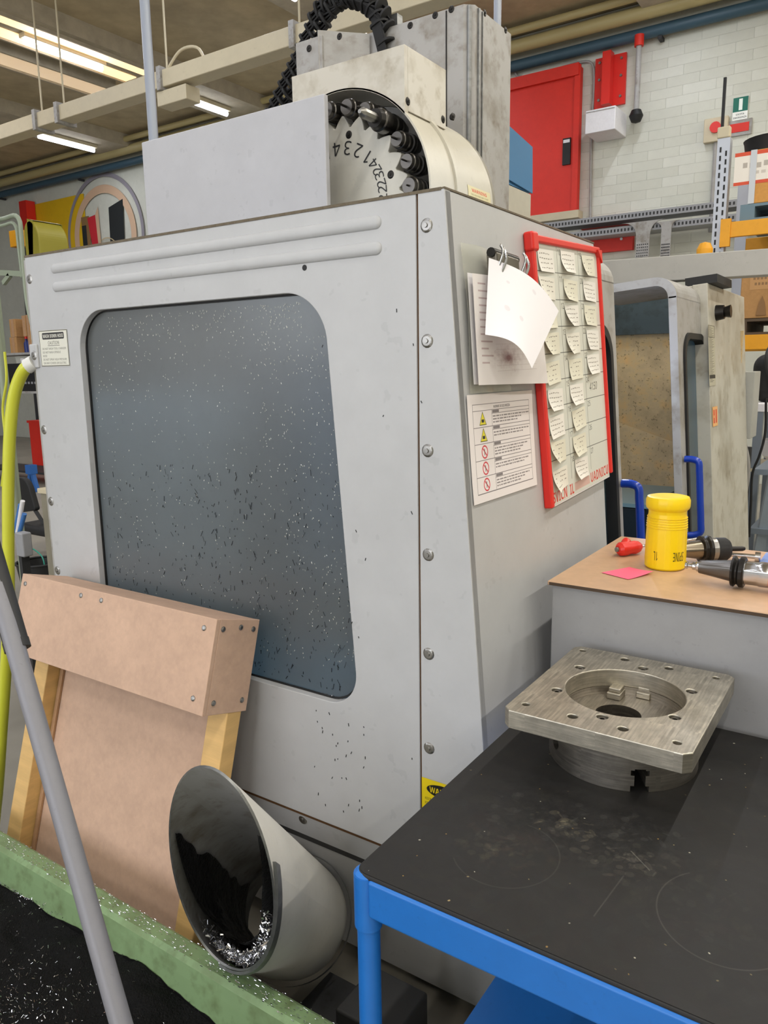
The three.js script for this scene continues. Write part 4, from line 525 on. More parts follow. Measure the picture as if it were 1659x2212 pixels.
// ---------------------------------------------------------------- cart, cabinet and what stands on them
{
  const y = .86, x0 = .765, x1 = 1.495, z0 = -.586, z1 = .55, t = thing('blue_trolley', 'blue tubular trolley with a stained black rubber top', 'trolley', [(x0 + x1) / 2, 0, (z0 + z1) / 2]);
  const tex = canvasTex(1200, 1800, (g, w, h) => { // u along x, v along z
    g.fillStyle = '#1f1e1d'; g.fillRect(0, 0, w, h); const r = rng(12), X = (x) => (x - x0) / (x1 - x0) * w, Z = (z) => (z - z0) / (z1 - z0) * h;
    for (let i = 0; i < 5000; i++) { g.globalAlpha = .05 + r() * .05; g.fillStyle = r() > .5 ? '#1b1a1a' : '#302f2d'; g.beginPath(); g.ellipse(r() * w, r() * h, 4 + r() * 40, 3 + r() * 16, r() * 3, 0, 7); g.fill(); }
    const blot = (x, z, rad, n, c, al) => { g.fillStyle = c; for (let i = 0; i < n; i++) { const a = r() * 6.28, d = Math.pow(r(), .8) * rad; g.globalAlpha = al * (.4 + r()); g.beginPath(); g.ellipse(X(x) + Math.cos(a) * d * w, Z(z) + Math.sin(a) * d * h, 2 + r() * 14, 2 + r() * 9, r() * 3, 0, 7); g.fill(); } };
    blot(1.06, -.38, .13, 700, '#0d0d0d', .12); blot(1.03, -.31, .12, 420, '#0b0b0b', .14); blot(1.03, -.375, .05, 40, '#8f8468', .16); blot(1.0, -.27, .07, 60, '#8c8672', .12); blot(1.02, -.40, .1, 70, '#6b6a64', .1); blot(.93, -.42, .08, 80, '#6a4c3c', .05); blot(.92, -.44, .05, 50, '#8c8166', .06); blot(1.06, -.30, .09, 40, '#8a8a84', .1); blot(.95, -.19, .1, 60, '#77735f', .05);
    g.strokeStyle = '#8a877c'; g.lineWidth = 3; for (const [a, b, c, d, al] of [[1.02, -.27, .99, -.235, .4], [.96, -.262, .86, -.27, .2]]) { g.globalAlpha = al; g.beginPath(); g.moveTo(X(a), Z(b)); g.lineTo(X(c), Z(d)); g.stroke(); } g.globalAlpha = .2; g.beginPath(); g.ellipse(X(.95), Z(-.13), 150, 130, 0, 2, 5.5); g.stroke(); g.globalAlpha = .14; g.beginPath(); g.ellipse(X(.92), Z(-.42), 130, 120, 0, 0, 4); g.stroke();
    g.globalAlpha = 1; for (let i = 0; i < 170; i++) { g.fillStyle = ['#b08a4a', '#d8d2bc', '#9c8a60'][i % 3]; g.globalAlpha = .5 + r() * .5; g.beginPath(); g.ellipse(r() * w, r() * h, 1 + r() * 1.4, 1 + r() * 2.4, r() * 3, 0, 7); g.fill(); }
  });
  const top = part(t, 'table_top', slabY(shapeOf([[x0 + .003, z0 + .003], [x1, z0 + .003], [x1, z1], [x0 + .003, z1]], .02), y - .012, y, .002), M.rubber); const tm = print(tex, .6, { specularIntensity: .7 }); tm.bumpMap = scaled(fineBump, .02); tm.bumpScale = .0001;
  const gS = new THREE.ShapeGeometry(shapeOf([[x0 + .006, z0 + .006], [x1 - .003, z0 + .006], [x1 - .003, z1 - .003], [x0 + .006, z1 - .003]], .018)); { const p = gS.attributes.position, uv = gS.attributes.uv; for (let i = 0; i < p.count; i++) { const x = p.getX(i), z = p.getY(i); uv.setXY(i, (x - x0) / (x1 - x0), 1 - (z - z0) / (z1 - z0)); p.setXYZ(i, x, y + .0006, z); } gS.computeVertexNormals(); } part(top, 'rubber_mat', gS, tm, { uv: true, label: 'stained black rubber mat' });
  part(t, 'front_rail', box(x0 - .001, x0 + .03, y - .062, y - .004, z0 + .03, z1 - .03, .005), M.blue); part(t, 'side_rail', box(x0 + .03, x1 - .03, y - .062, y - .013, z0, z0 + .03, .005), M.blue); part(t, 'rear_rail', box(x1 - .03, x1, y - .062, y - .013, z0 + .03, z1 - .03, .005), M.blue); part(t, 'side_rail', box(x0 + .03, x1 - .03, y - .062, y - .013, z1 - .03, z1, .005), M.blue);
  for (const [x, z] of [[x0 + .018, z0 + .018], [x0 + .018, z1 - .018], [x1 - .018, z0 + .018], [x1 - .018, z1 - .018]]) { const leg = part(t, 'leg', cyl(V(x, .1, z), V(x, y - .03, z), .0165, .0165, 20), M.blue); part(leg, 'sleeve', [cyl(V(x, y - .088, z), V(x, y - .006, z), .02, .02, 20), spin([[0, 0], [.014, 0], [.019, -.004], [.02, -.01]].reverse(), V(x, y - .0005, z), UPV, 20)], M.blue); part(leg, 'caster', [cyl(V(x - .014, .045, z), V(x + .014, .045, z), .045, .045, 18), box(x - .02, x + .02, .06, .1, z - .018, z + .018)], M.rubber); }
  part(t, 'lower_shelf', [box(x0 + .01, x1, .36, .375, z0 + .02, z1, .003), box(x0 + .01, x0 + .02, .36, .41, z0 + .02, z1), box(x1 - .01, x1, .36, .41, z0 + .02, z1)], M.blue);
}
{ // steel chuck plate
  const y1 = .98, y0 = .947, t = thing('chuck_plate', 'square steel plate on a round chuck base on the black trolley top', 'fixture plate', [1.28, .861, -.36]);
  const c = [onY(1090, 1531, y1), onY(1243, 1391, y1), onY(1588, 1462, y1), onY(1494, 1634, y1)], x0 = (c[0].x + c[3].x) / 2, x1 = (c[1].x + c[2].x) / 2, za = (c[0].z + c[1].z) / 2, zb = (c[2].z + c[3].z) / 2, ch = .012;
  const hc = [onY(1217, 1487, y1), onY(1485, 1501, y1), onY(1350, 1443, y1), onY(1346, 1553, y1)], hx = (hc[2].x + hc[3].x) / 2, hz = (hc[0].z + hc[1].z) / 2, hr = (hc[2].x - hc[3].x + hc[1].z - hc[0].z) / 4;
  const S = shapeOf([[x0, za + ch], [x0 + ch, za], [x1 - ch, za], [x1, za + ch], [x1, zb - ch], [x1 - ch, zb], [x0 + ch, zb], [x0, zb - ch]]); S.holes.push(circleHole(hx, hz, hr));
  const small = [[1350, 1424], [1445, 1443], [1237, 1547], [1346, 1574]], ctr = [[1259, 1405], [1547, 1464], [1136, 1521], [1463, 1604]], cap = [[1253, 1441], [1389, 1443], [1203, 1490], [1494, 1493], [1301, 1548], [1458, 1549]];
  for (const [px, py] of small) { const q = onY(px, py, y1); S.holes.push(circleHole(q.x, q.z, .0085)); } for (const [px, py] of ctr) { const q = onY(px, py, y1); S.holes.push(circleHole(q.x, q.z, .0065)); } for (const [px, py] of cap) { const q = onY(px, py, y1); S.holes.push(circleHole(q.x, q.z, .0095)); }
  part(t, 'plate', slabY(S, y0, y1, .0015, 40), M.steel);
  for (const [px, py] of cap) { const q = onY(px, py, y1); part(t, 'cap_screw', spin([[.0035, -.008], [.004, -.001], [.008, -.001], [.0085, -.004], [.0085, -.02]].reverse(), V(q.x, y1 - .003, q.z), UPV, 16), M.toolsteel); } for (const [px, py] of [...small, ...ctr]) { const q = onY(px, py, y1); part(t, 'bore_floor', cyl(V(q.x, y0 - .004, q.z), V(q.x, y0 - .002, q.z), .009, .009, 14), M.tooldark); }
  const ev = new Evaluator(); ev.attributes = ['position', 'normal']; const br = (g) => { const b = new Brush(join(g)); b.geometry.deleteAttribute('uv'); b.updateMatrixWorld(); return b; };
  const dr = .128, floorY = y0 - .016; let body = br(new THREE.CylinderGeometry(dr, dr, y0 - .861, 96).translate(hx, (y0 + .861) / 2, hz)); body = ev.evaluate(body, br(new THREE.CylinderGeometry(hr * .985, hr * .985, .1, 96).translate(hx, floorY + .05, hz)), SUBTRACTION); body = ev.evaluate(body, br(new THREE.CylinderGeometry(.04, .04, .3, 64).translate(hx + .008, .9, hz - .012)), SUBTRACTION);
  const sp = onX(1385, 1690, hx - dr * .92), ang = Math.atan2(sp.z - hz, sp.x - hx), slot = (w, h, y) => new THREE.BoxGeometry(.13, h, w).translate(dr * .95 - .03, 0, 0).rotateY(-ang).translate(hx, y, hz);
  body = ev.evaluate(body, br(slot(.018, .1, .861 - .01)), SUBTRACTION); body = ev.evaluate(body, br(slot(.03, .009, .861 + .033)), SUBTRACTION); body = ev.evaluate(body, br(slot(.03, .012, .861 + .004)), SUBTRACTION);
  const kp = onX(1222, 1602, hx - dr * .6), ka = Math.atan2(kp.z - hz, kp.x - hx); body = ev.evaluate(body, br(new THREE.CylinderGeometry(.0115, .0115, .05, 24).rotateZ(Math.PI / 2).translate(dr, 0, 0).rotateY(-ka).translate(hx, kp.y, hz)), SUBTRACTION);
  part(t, 'round_base', toCreasedNormals(body.geometry, .6), mat(0xd2cbc0, .36, 1, brushTex, .1)); part(t, 'key_socket', new THREE.CylinderGeometry(.0075, .0075, .01, 6).rotateZ(Math.PI / 2).translate(dr - .02, 0, 0).rotateY(-ka).translate(hx, kp.y, hz), M.tooldark);
  const j = [onY(1330, 1493, floorY + .01), onY(1393, 1492, floorY + .01)]; j.forEach((q, i) => part(t, 'jaw_block', [box(q.x - .018, q.x + .016, floorY, floorY + .012, q.z - .012, q.z + .014, .002), box(q.x - .012, q.x + .016, floorY + .012, floorY + .02, q.z - .01, q.z + .012, .002)], M.steel));
}
const CT = 1.10;
{ // grey cabinet with wooden top
  const x0 = 1.505, x1 = 2.01, z0 = -.595, z1 = .7, t = thing('grey_cabinet', 'grey steel cabinet with a thin brown board on top', 'cabinet', [(x0 + x1) / 2, 0, (z0 + z1) / 2]);
  part(t, 'body', box(x0 + .004, x1, .02, CT - .009, z0 + .004, z1, .003), M.cabinet); part(t, 'top_board', box(x0 - .003, x1 + .003, CT - .009, CT, z0 - .004, z1, .002), M.wood); part(t, 'board_edge', box(x0 - .004, x0 - .0025, CT - .0085, CT - .002, z0, z1), mat(0x4a3a2c, .8)); part(t, 'plinth', box(x0 + .03, x1 - .02, 0, .02, z0 + .03, z1 - .02), M.dark);
}
{ // yellow bottle standing on its cap side
  const p = V(1.742, CT, -.417), t = thing('yellow_bottle', 'yellow plastic bottle standing upside down on the cabinet', 'bottle', p.toArray());
  part(t, 'body', spin([[0, .001], [.040, .001], [.0435, .005], [.044, .02], [.0435, .075], [.0425, .108], [.0405, .122], [.0395, .13]], p, UPV, 48), M.yellow); part(t, 'cap', spin([[.040, .124], [.0405, .132], [.0455, .137], [.047, .142], [.047, .155], [.044, .162], [.036, .164], [.02, .1625], [0, .162]], p, UPV, 48), M.yellow);
  for (let i = 0; i < 5; i++) part(t, 'grip_ring', new THREE.TorusGeometry(.0434 - i * .0003, .0009, 6, 48).rotateX(Math.PI / 2).translate(p.x, p.y + .095 + i * .0055, p.z), M.yellow);
  const tx = canvasTex(1024, 160, (g, w, h) => { g.clearRect(0, 0, w, h); g.translate(w / 2, h / 2); g.rotate(Math.PI); g.fillStyle = '#3a3512'; g.font = '100px sans-serif'; g.textBaseline = 'middle'; g.fillText('SPINE', -380, 0, 420); g.fillText('1L', 190, 0); }); const tm = print(tx, .5); tm.transparent = true;
  const a0 = Math.atan2(-p.z, -p.x); part(t, 'handwriting', bumpSheet((u, v) => { const a = a0 + (u - .5) * -2.4 - .1; return V(p.x + Math.cos(a) * .0446, p.y + .012 + v * .044, p.z + Math.sin(a) * .0446); }, 40, 2), tm, { uv: true });
}
{
  const q = [onY(1299, 1238, CT), onY(1360, 1226, CT), onY(1411, 1241, CT), onY(1357, 1253, CT)].map((v) => v.setY(CT + .001)); const t = thing('pink_note', 'pink sticky note lying in front of the yellow bottle', 'sticky note', q[3].toArray());
  part(t, 'note', bumpSheet((u, v) => q[0].clone().lerp(q[1], u).lerp(q[3].clone().lerp(q[2], u), v).add(V(0, .006 * Math.pow(Math.max(0, u + v - 1), 2) + .0005, 0)), 8, 8), mat(0xff6f8f, .8));
  // red screwdriver
  const a = onY(1334, 1187, CT + .018), b = onY(1382, 1170, CT + .018), d = b.clone().sub(a).setY(0).normalize(), s = b.clone().addScaledVector(d, .0), e = onY(1506, 1164, CT + .018), t2 = thing('screwdriver', 'red handled hex driver lying behind the yellow bottle', 'screwdriver', [a.x, CT, a.z]); d.copy(e).sub(a).setY(0).normalize(); const L = .075;
  part(t2, 'handle', spin([[0, 0], [.010, .001], [.0165, .008], [.0175, .022], [.015, .036], [.0165, .05], [.014, .062], [.008, .07], [0, L]], a, d, 12), M.red); part(t2, 'thumb_lug', spin([[0, 0], [.011, .002], [.012, .016], [.007, .026], [0, .028]], a.clone().addScaledVector(d, .028).add(V(.012, .002, -.004)), V(.7, .35, -.3), 12), M.red); part(t2, 'shaft', cyl(a.clone().addScaledVector(d, L - .004), a.clone().addScaledVector(d, .29), .0032, .0032, 8), M.chrome); part(t2, 'tip', cyl(a.clone().addScaledVector(d, -.004), a.clone().addScaledVector(d, .001), .006, .006, 10), M.galv);
  // tool holders lying on the cabinet
  const fa = onY(1480, 1220, CT + .034), fb = onY(1659, 1243, CT + .034), fd = fb.clone().sub(fa).setY(0).normalize(), t3 = thing('taper_tool_holder', 'steel taper tool holder lying in front on the cabinet', 'tool holder', [fa.x, CT, fa.z]), up = fa.clone();
  part(t3, 'pull_stud', spin([[0, 0], [.0075, .001], [.008, .005], [.005, .007], [.005, .014], [.0085, .016], [.0085, .022], [.0105, .024], [.0115, .031], [0, .031]], fa, fd), M.chrome); part(t3, 'taper', spin([[0, .029], [.0135, .029], [.0222, .092], [0, .094]], fa, fd, 32), M.toolsteel); part(t3, 'flange', spin([[0, .092], [.031, .093], [.0318, .097], [.0265, .101], [.0265, .104], [.0318, .108], [.0318, .115], [.029, .117], [0, .117]], fa, fd, 32), M.tooldark); part(t3, 'collet_body', spin([[0, .116], [.024, .116], [.024, .142], [.0255, .145], [.0255, .16], [.023, .17], [0, .172]], fa, fd, 32), M.chrome); part(t3, 'red_band', spin([[.0258, .163], [.0262, .165], [.0262, .176], [0, .178]], fa, fd, 32), M.red);
  const ga = onY(1482, 1188, CT + .033), gb = onY(1568, 1186, CT + .033), gd = gb.clone().sub(ga).setY(0).normalize(), t4 = thing('black_nosed_tool_holder', 'tool holder with a black collet nut lying behind on the cabinet', 'tool holder', [ga.x, CT, ga.z]);
  part(t4, 'taper', spin([[0, -.03], [.013, -.03], [.022, .032], [0, .033]], ga, gd, 28), mat(0x8c8272, .3, 1)); part(t4, 'flange', spin([[0, .032], [.0312, .033], [.0316, .037], [.027, .04], [.027, .043], [.0316, .047], [.0316, .053], [0, .055]], ga, gd, 32), M.tooldark); part(t4, 'collar', spin([[.0265, .054], [.0265, .066], [.025, .068], [0, .068]], ga, gd, 32), M.screw); part(t4, 'collet_nut', spin([[0, .066], [.025, .066], [.0265, .07], [.0265, .09], [.022, .097], [0, .098]], ga, gd, 20), M.rubber); part(t4, 'cutter', spin([[0, .097], [.006, .097], [.006, .13], [.004, .136], [0, .137]], ga, gd, 10), M.tooldark);
  const ra = onY(1570, 1197, CT + .012), rb = onY(1635, 1203, CT + .012), t5 = thing('steel_rod', 'thin bright steel rod lying between the two tool holders', 'rod', [ra.x, CT, ra.z]); part(t5, 'shank', cyl(ra, rb, .0055, .0055, 12), M.chrome); part(t5, 'stop_ring', cyl(rb.clone().lerp(ra, .06), rb.clone().lerp(ra, -.12), .0115, .0115, 20), M.chrome);
  const cl = onY(1662, 1200, CT + .02), nz = fbm(61, 4, 3), t6 = thing('blue_rag', 'crumpled pale blue rag at the far right of the cabinet', 'rag', [cl.x, CT, cl.z]); part(t6, 'cloth', bumpSheet((u, v) => V(cl.x - .05 + u * .16, CT + .002 + Math.sin(u * Math.PI) * Math.sin(v * Math.PI) * (.03 + .03 * nz(u, v)), cl.z - .02 + v * .18), 24, 24), mat(0x7f95c8, .9, 0, fibreTex, .05));
}
// ---------------------------------------------------------------- around the machine
{ // coolant tank below the chute, jib arm at the right
  const t = thing('coolant_tank', 'dark grey steel tank under the chute beside the machine base', 'tank', [1.1, 0, -.86]); part(t, 'body', box(.97, 1.255, 0, .11, -1.02, -.66, .008), M.dark); part(t, 'lid', box(.96, 1.256, .11, .12, -1.03, -.65, .003), mat(0x3b3c3f, .5, 0, grimeTex, .3)); part(t, 'pump', [box(1.06, 1.2, .12, .26, -.86, -.72, .006), cyl(V(1.1, .12, -.69), V(1.1, .2, -.69), .03, .03, 16)], M.dark);
  const f = V(0, 0, -1).transformDirection(camera.matrixWorld), at = (x, y, d) => { const r = ray(x, y); return camera.position.clone().addScaledVector(r, d / r.dot(f)); };
  const a = at(1240, 592.5, 3.62), b = at(1659, 571.5, 3.26); const dir = b.clone().sub(a).setY(0).normalize(), e = a.clone().addScaledVector(dir, 2.1); e.y = a.y = (a.y + b.y) / 2;
  const t2 = thing('overhead_arm', 'long grey square arm crossing above the machine doors', 'beam', [e.x, 0, e.z]); part(t2, 'arm', bar(a, e, .09, .107, .004), mat(0xb3b0a9, .5, 0, paintTex, .6)); part(t2, 'post', box(e.x - .06, e.x + .06, 0, e.y, e.z - .06, e.z + .06), M.grey); part(t2, 'foot_plate', box(e.x - .15, e.x + .15, 0, .015, e.z - .15, e.z + .15), M.grey);
}
{ // pallet rack on the right
  const X = 6.5, p0 = onX(1563, 320, X), t = thing('pallet_rack', 'perforated grey rack upright with yellow beams by the wall', 'rack', [X, 0, p0.z]);
  const up = (z, x, nm) => { const k = part(t, 'upright', [box(x - .002, x + .08, 0, 3.2, z - .045, z - .04), box(x, x + .003, 0, 3.2, z - .045, z + .045), box(x - .002, x + .08, 0, 3.2, z + .04, z + .045)], mat(0xb7bbc2, .4, .4)); return k; };
  const u1 = up(p0.z, X), slot = new THREE.BoxGeometry(.004, .036, .012); for (let i = 0; i < 20; i++) for (const s of [-1, 1]) { const m = piece(u1, 'slot', slot, M.black, V(X - .0015, 3.12 - i * .06 - (s > 0 ? .03 : 0), p0.z + s * .02)); } up(p0.z, X + .9); up(1.35, X); up(1.35, X + .9);
  part(t, 'guard_tip', box(X - .01, X + .05, 3.2, 3.28, p0.z - .05, p0.z + .04, .01), M.trunk); part(t, 'antenna', box(X, X + .02, 3.28, 3.62, p0.z - .03, p0.z - .01), M.black);
  for (const py of [[495, 2.5], [740, 1.71]]) { const q = onX(1600, py[0], X), h = .055; for (const x of [X - .03, X + .9]) part(t, 'beam', box(x, x + .04, q.y - h, q.y + h, p0.z + .04, 1.32, .004), M.amber); part(t, 'beam_end', box(X - .04, X - .004, q.y - .12, q.y + .08, p0.z + .02, p0.z + .09), M.amber); }
  for (const [i, py, lab] of [[0, 467, 'grey blue pallet under the orange crate on the rack'], [1, 708, 'dark pallet under the big carton on the rack']]) { const q = onX(1620, py, X), b = onX(1600, i ? 740 : 495, X).y + .055, z0 = p0.z + .14, pm = i ? mat(0x57493a, .8) : mat(0x6d8490, .8); const pl = thing('pallet', lab, 'pallet', [X + .4, b, z0 + .5]); for (let k = 0; k < 3; k++) part(pl, 'block', box(X + .02, X + .85, b + .02, b + .1, z0 + k * .45, z0 + k * .45 + .1), pm); for (const dy of [0, .1]) for (let k = 0; k < 5; k++) part(pl, 'board', box(X + .02 + k * .18, X + .15 + k * .18, b + dy, b + dy + .02, z0, z0 + 1), pm); }
  const b0 = onX(1600, 495, X).y + .178, z0 = p0.z + .2, top = onX(1590, 328, X).y; const cr = thing('orange_crate', 'amber wooden crate with a white notice on the upper rack level', 'crate', [X + .4, b0, z0 + .5]); part(cr, 'body', box(X + .03, X + .8, b0, top, z0, z0 + 1.0, .005), mat(0xd79a46, .6, 0, fibreTex, .4)); part(cr, 'corner_guard', box(X + .022, X + .06, b0, top, z0 - .012, z0 + .03), mat(0xc5c9cd, .4));
  const nt = canvasTex(512, 256, (g, w, h) => { g.fillStyle = '#e9e2d6'; g.fillRect(0, 0, w, h); g.fillStyle = '#d4502e'; g.fillRect(0, 0, w, 30); g.fillRect(0, h - 26, w, 26); g.fillStyle = '#b3aa9e'; for (let i = 0; i < 10; i++) g.fillRect(50 + i * 40, 84 + (i % 3) * 5, 26, 40); g.fillStyle = '#cbc2b6'; for (let i = 0; i < 7; i++) g.fillRect(120 + i * 38, 156, 26, 24); }); const nq = onX(1624, 362, X + .028); part(cr, 'notice', sheet(V(X + .0285, nq.y, nq.z + .18), V(0, 0, .3), V(0, .115, 0)), print(nt), { uv: true });
  const dk = onX(1632, 322, X + .3), dr = thing('black_tub', 'black plastic tub standing on the amber crate', 'tub', [X + .4, top, z0 + .45]); part(dr, 'body', spin([[0, .0], [.2, 0], [.22, .13], [.225, .14], [.2, .145], [.08, .15], [0, .15]], V(X + .4, top, dk.z + .12), UPV, 24), M.black);
  const c1 = onX(1600, 740, X).y + .178, ct = onX(1600, 618, X).y, cb = thing('big_carton', 'big brown carton with faded print on the lower rack level', 'carton', [X + .4, c1, z0 + .4]); part(cb, 'body', box(X + .03, X + .8, c1, Math.max(ct, c1 + .45), p0.z + .18, 1.2, .006), M.carton); part(cb, 'print', sheet(V(X + .0285, c1 + .27, onX(1645, 640, X).z), V(0, 0, .09), V(0, .06, 0)), print(canvasTex(256, 160, (g) => { g.fillStyle = '#b98d5a'; g.fillRect(0, 0, 256, 160); g.fillStyle = '#8a6843'; for (let i = 0; i < 5; i++) { g.fillRect(30 + i * 36, 34, 24, 30); g.fillRect(46 + i * 34, 92, 22, 26); } })), { uv: true });
  part(cb, 'stamp', hull([V(X + .027, c1 + .02, onX(1642, 690, X).z - .035), V(X + .027, c1 + .02, onX(1642, 690, X).z + .035), V(X + .027, c1 + .11, onX(1642, 690, X).z + .02), V(X + .027, c1 + .16, onX(1642, 690, X).z), V(X + .027, c1 + .11, onX(1642, 690, X).z - .02)]), mat(0x8a6844, .85));
  const yo = onX(1522, 545, X - .6), yl = thing('yellow_knob_switch', 'small yellow rounded cap on the wall rail behind the arm', 'switch', yo.toArray()); part(yl, 'cap', spin([[0, -.08], [.05, -.08], [.055, .02], [.035, .06], [0, .07]], yo, UPV, 14), M.amber); part(yl, 'stem', cyl(V(yo.x, 0, yo.z), V(yo.x, yo.y - .07, yo.z), .025, .025, 8), M.grey);
  // bench and clutter right of the machine
  const BX = 5.2, sy = onX(1645, 872, BX).y, wz = onX(1625, 870, BX).z, bn = thing('side_bench', 'white topped bench with grey legs right of the machine', 'bench', [BX, 0, wz + .4]); part(bn, 'top', box(BX, BX + .6, sy - .05, sy, wz, wz + 1.4, .004), M.paper); for (const [x, z] of [[BX + .03, wz + .04], [BX + .57, wz + .04], [BX + .03, wz + 1.36], [BX + .57, wz + 1.36]]) part(bn, 'leg', box(x - .025, x + .025, 0, sy - .05, z - .025, z + .025), mat(0x87909a, .4, .4)); part(bn, 'shelf', box(BX, BX + .6, sy - .42, sy - .4, wz, wz + 1.4), M.trunk);
  const di = onX(1642, 915, BX + .1), pl = thing('white_basin', 'round white basin on the bench shelf beside the machine', 'basin', [BX + .3, sy - .4, di.z + .1]); part(pl, 'bowl', spin([[0, 0], [.08, .002], [.14, .06], [.16, .16], [.15, .16], [.13, .07], [.075, .012], [0, .01]], V(BX + .28, sy - .4, di.z + .14), UPV, 28), M.paper);
  const bk = onX(1640, 830, BX + .3), cv = thing('black_bag', 'black bag slumped on the white topped bench', 'bag', [BX + .3, sy, bk.z]); part(cv, 'body', new RoundedBoxGeometry(.3, .3, .26, 4, .08).translate(BX + .3, sy + .15, bk.z + .1), M.black); part(cv, 'strap', tube([V(BX + .14, sy + .05, bk.z + .1), V(BX + .1, sy + .3, bk.z + .06), V(BX + .2, sy + .38, bk.z + .1), V(BX + .3, sy + .3, bk.z + .12)], .012, 20, 6), M.dark);
  const lg = onX(1632, 1100, 4.6), ld = thing('step_ladder', 'grey metal step frame beside the machine end', 'step frame', [4.6, 0, lg.z]); for (const s of [0, .42]) part(ld, 'rail', bar(V(4.6 + s, 0, lg.z - .02), V(4.65 + s, 1.25, lg.z + .1), .03, .05), mat(0x8b96a2, .4, .5)); for (const y of [.3, .62, .95]) part(ld, 'step', box(4.58, 5.06, y, y + .03, lg.z - .02, lg.z + .16), mat(0x8b96a2, .4, .5));
  const wc = thing('black_cable', 'thin black cable hanging down beside the step frame', 'cable', [4.9, 0, lg.z]); part(wc, 'cable', tube([[1655, 860], [1652, 940], [1640, 985], [1626, 1020], [1622, 1090], [1618, 1160]].map(([x, y]) => onX(x, y, 4.55)), .007, 40, 6), M.black);
  const cp = thing('brown_duct', 'brown and dark pipes running down behind the machine end', 'pipe', [4.45, 0, -.5]); for (const [px, m, r] of [[1612, M.dark, .02], [1606, M.amber, .008], [1598, M.tooldark, .018]]) { const q = onX(px, 1020, 4.45); part(cp, 'pipe', cyl(V(4.45, 0, q.z), V(4.45, onX(px, 965, 4.45).y, q.z), r, r, 8), m); }
}
{ // the blue and white unit behind the column
  const a = onX(1104, 290, 4.6), b = onX(1150, 320, 4.6), z = -2.6; const q0 = onZ(1090, 280, z), q1 = onZ(1149, 318, z), q2 = onZ(1149, 418, z); const t = thing('electrical_cabinet', 'blue topped cream control cabinet behind the machine column', 'cabinet', [q0.x, 0, z]);
  part(t, 'blue_hood', hull([V(q0.x - .4, q0.y + .1, z), V(q1.x, q1.y, z), V(q2.x, q2.y, z), V(q0.x - .4, q2.y + .05, z)]), mat(0x3f7db0, .4)); part(t, 'body', box(q0.x - .4, q1.x, 0, q2.y - .01, z - .4, z, .005), M.cream); part(t, 'hood_back', box(q0.x - .4, q1.x, q2.y, q1.y, z - .4, z - .01), mat(0x3f7db0, .4));
}
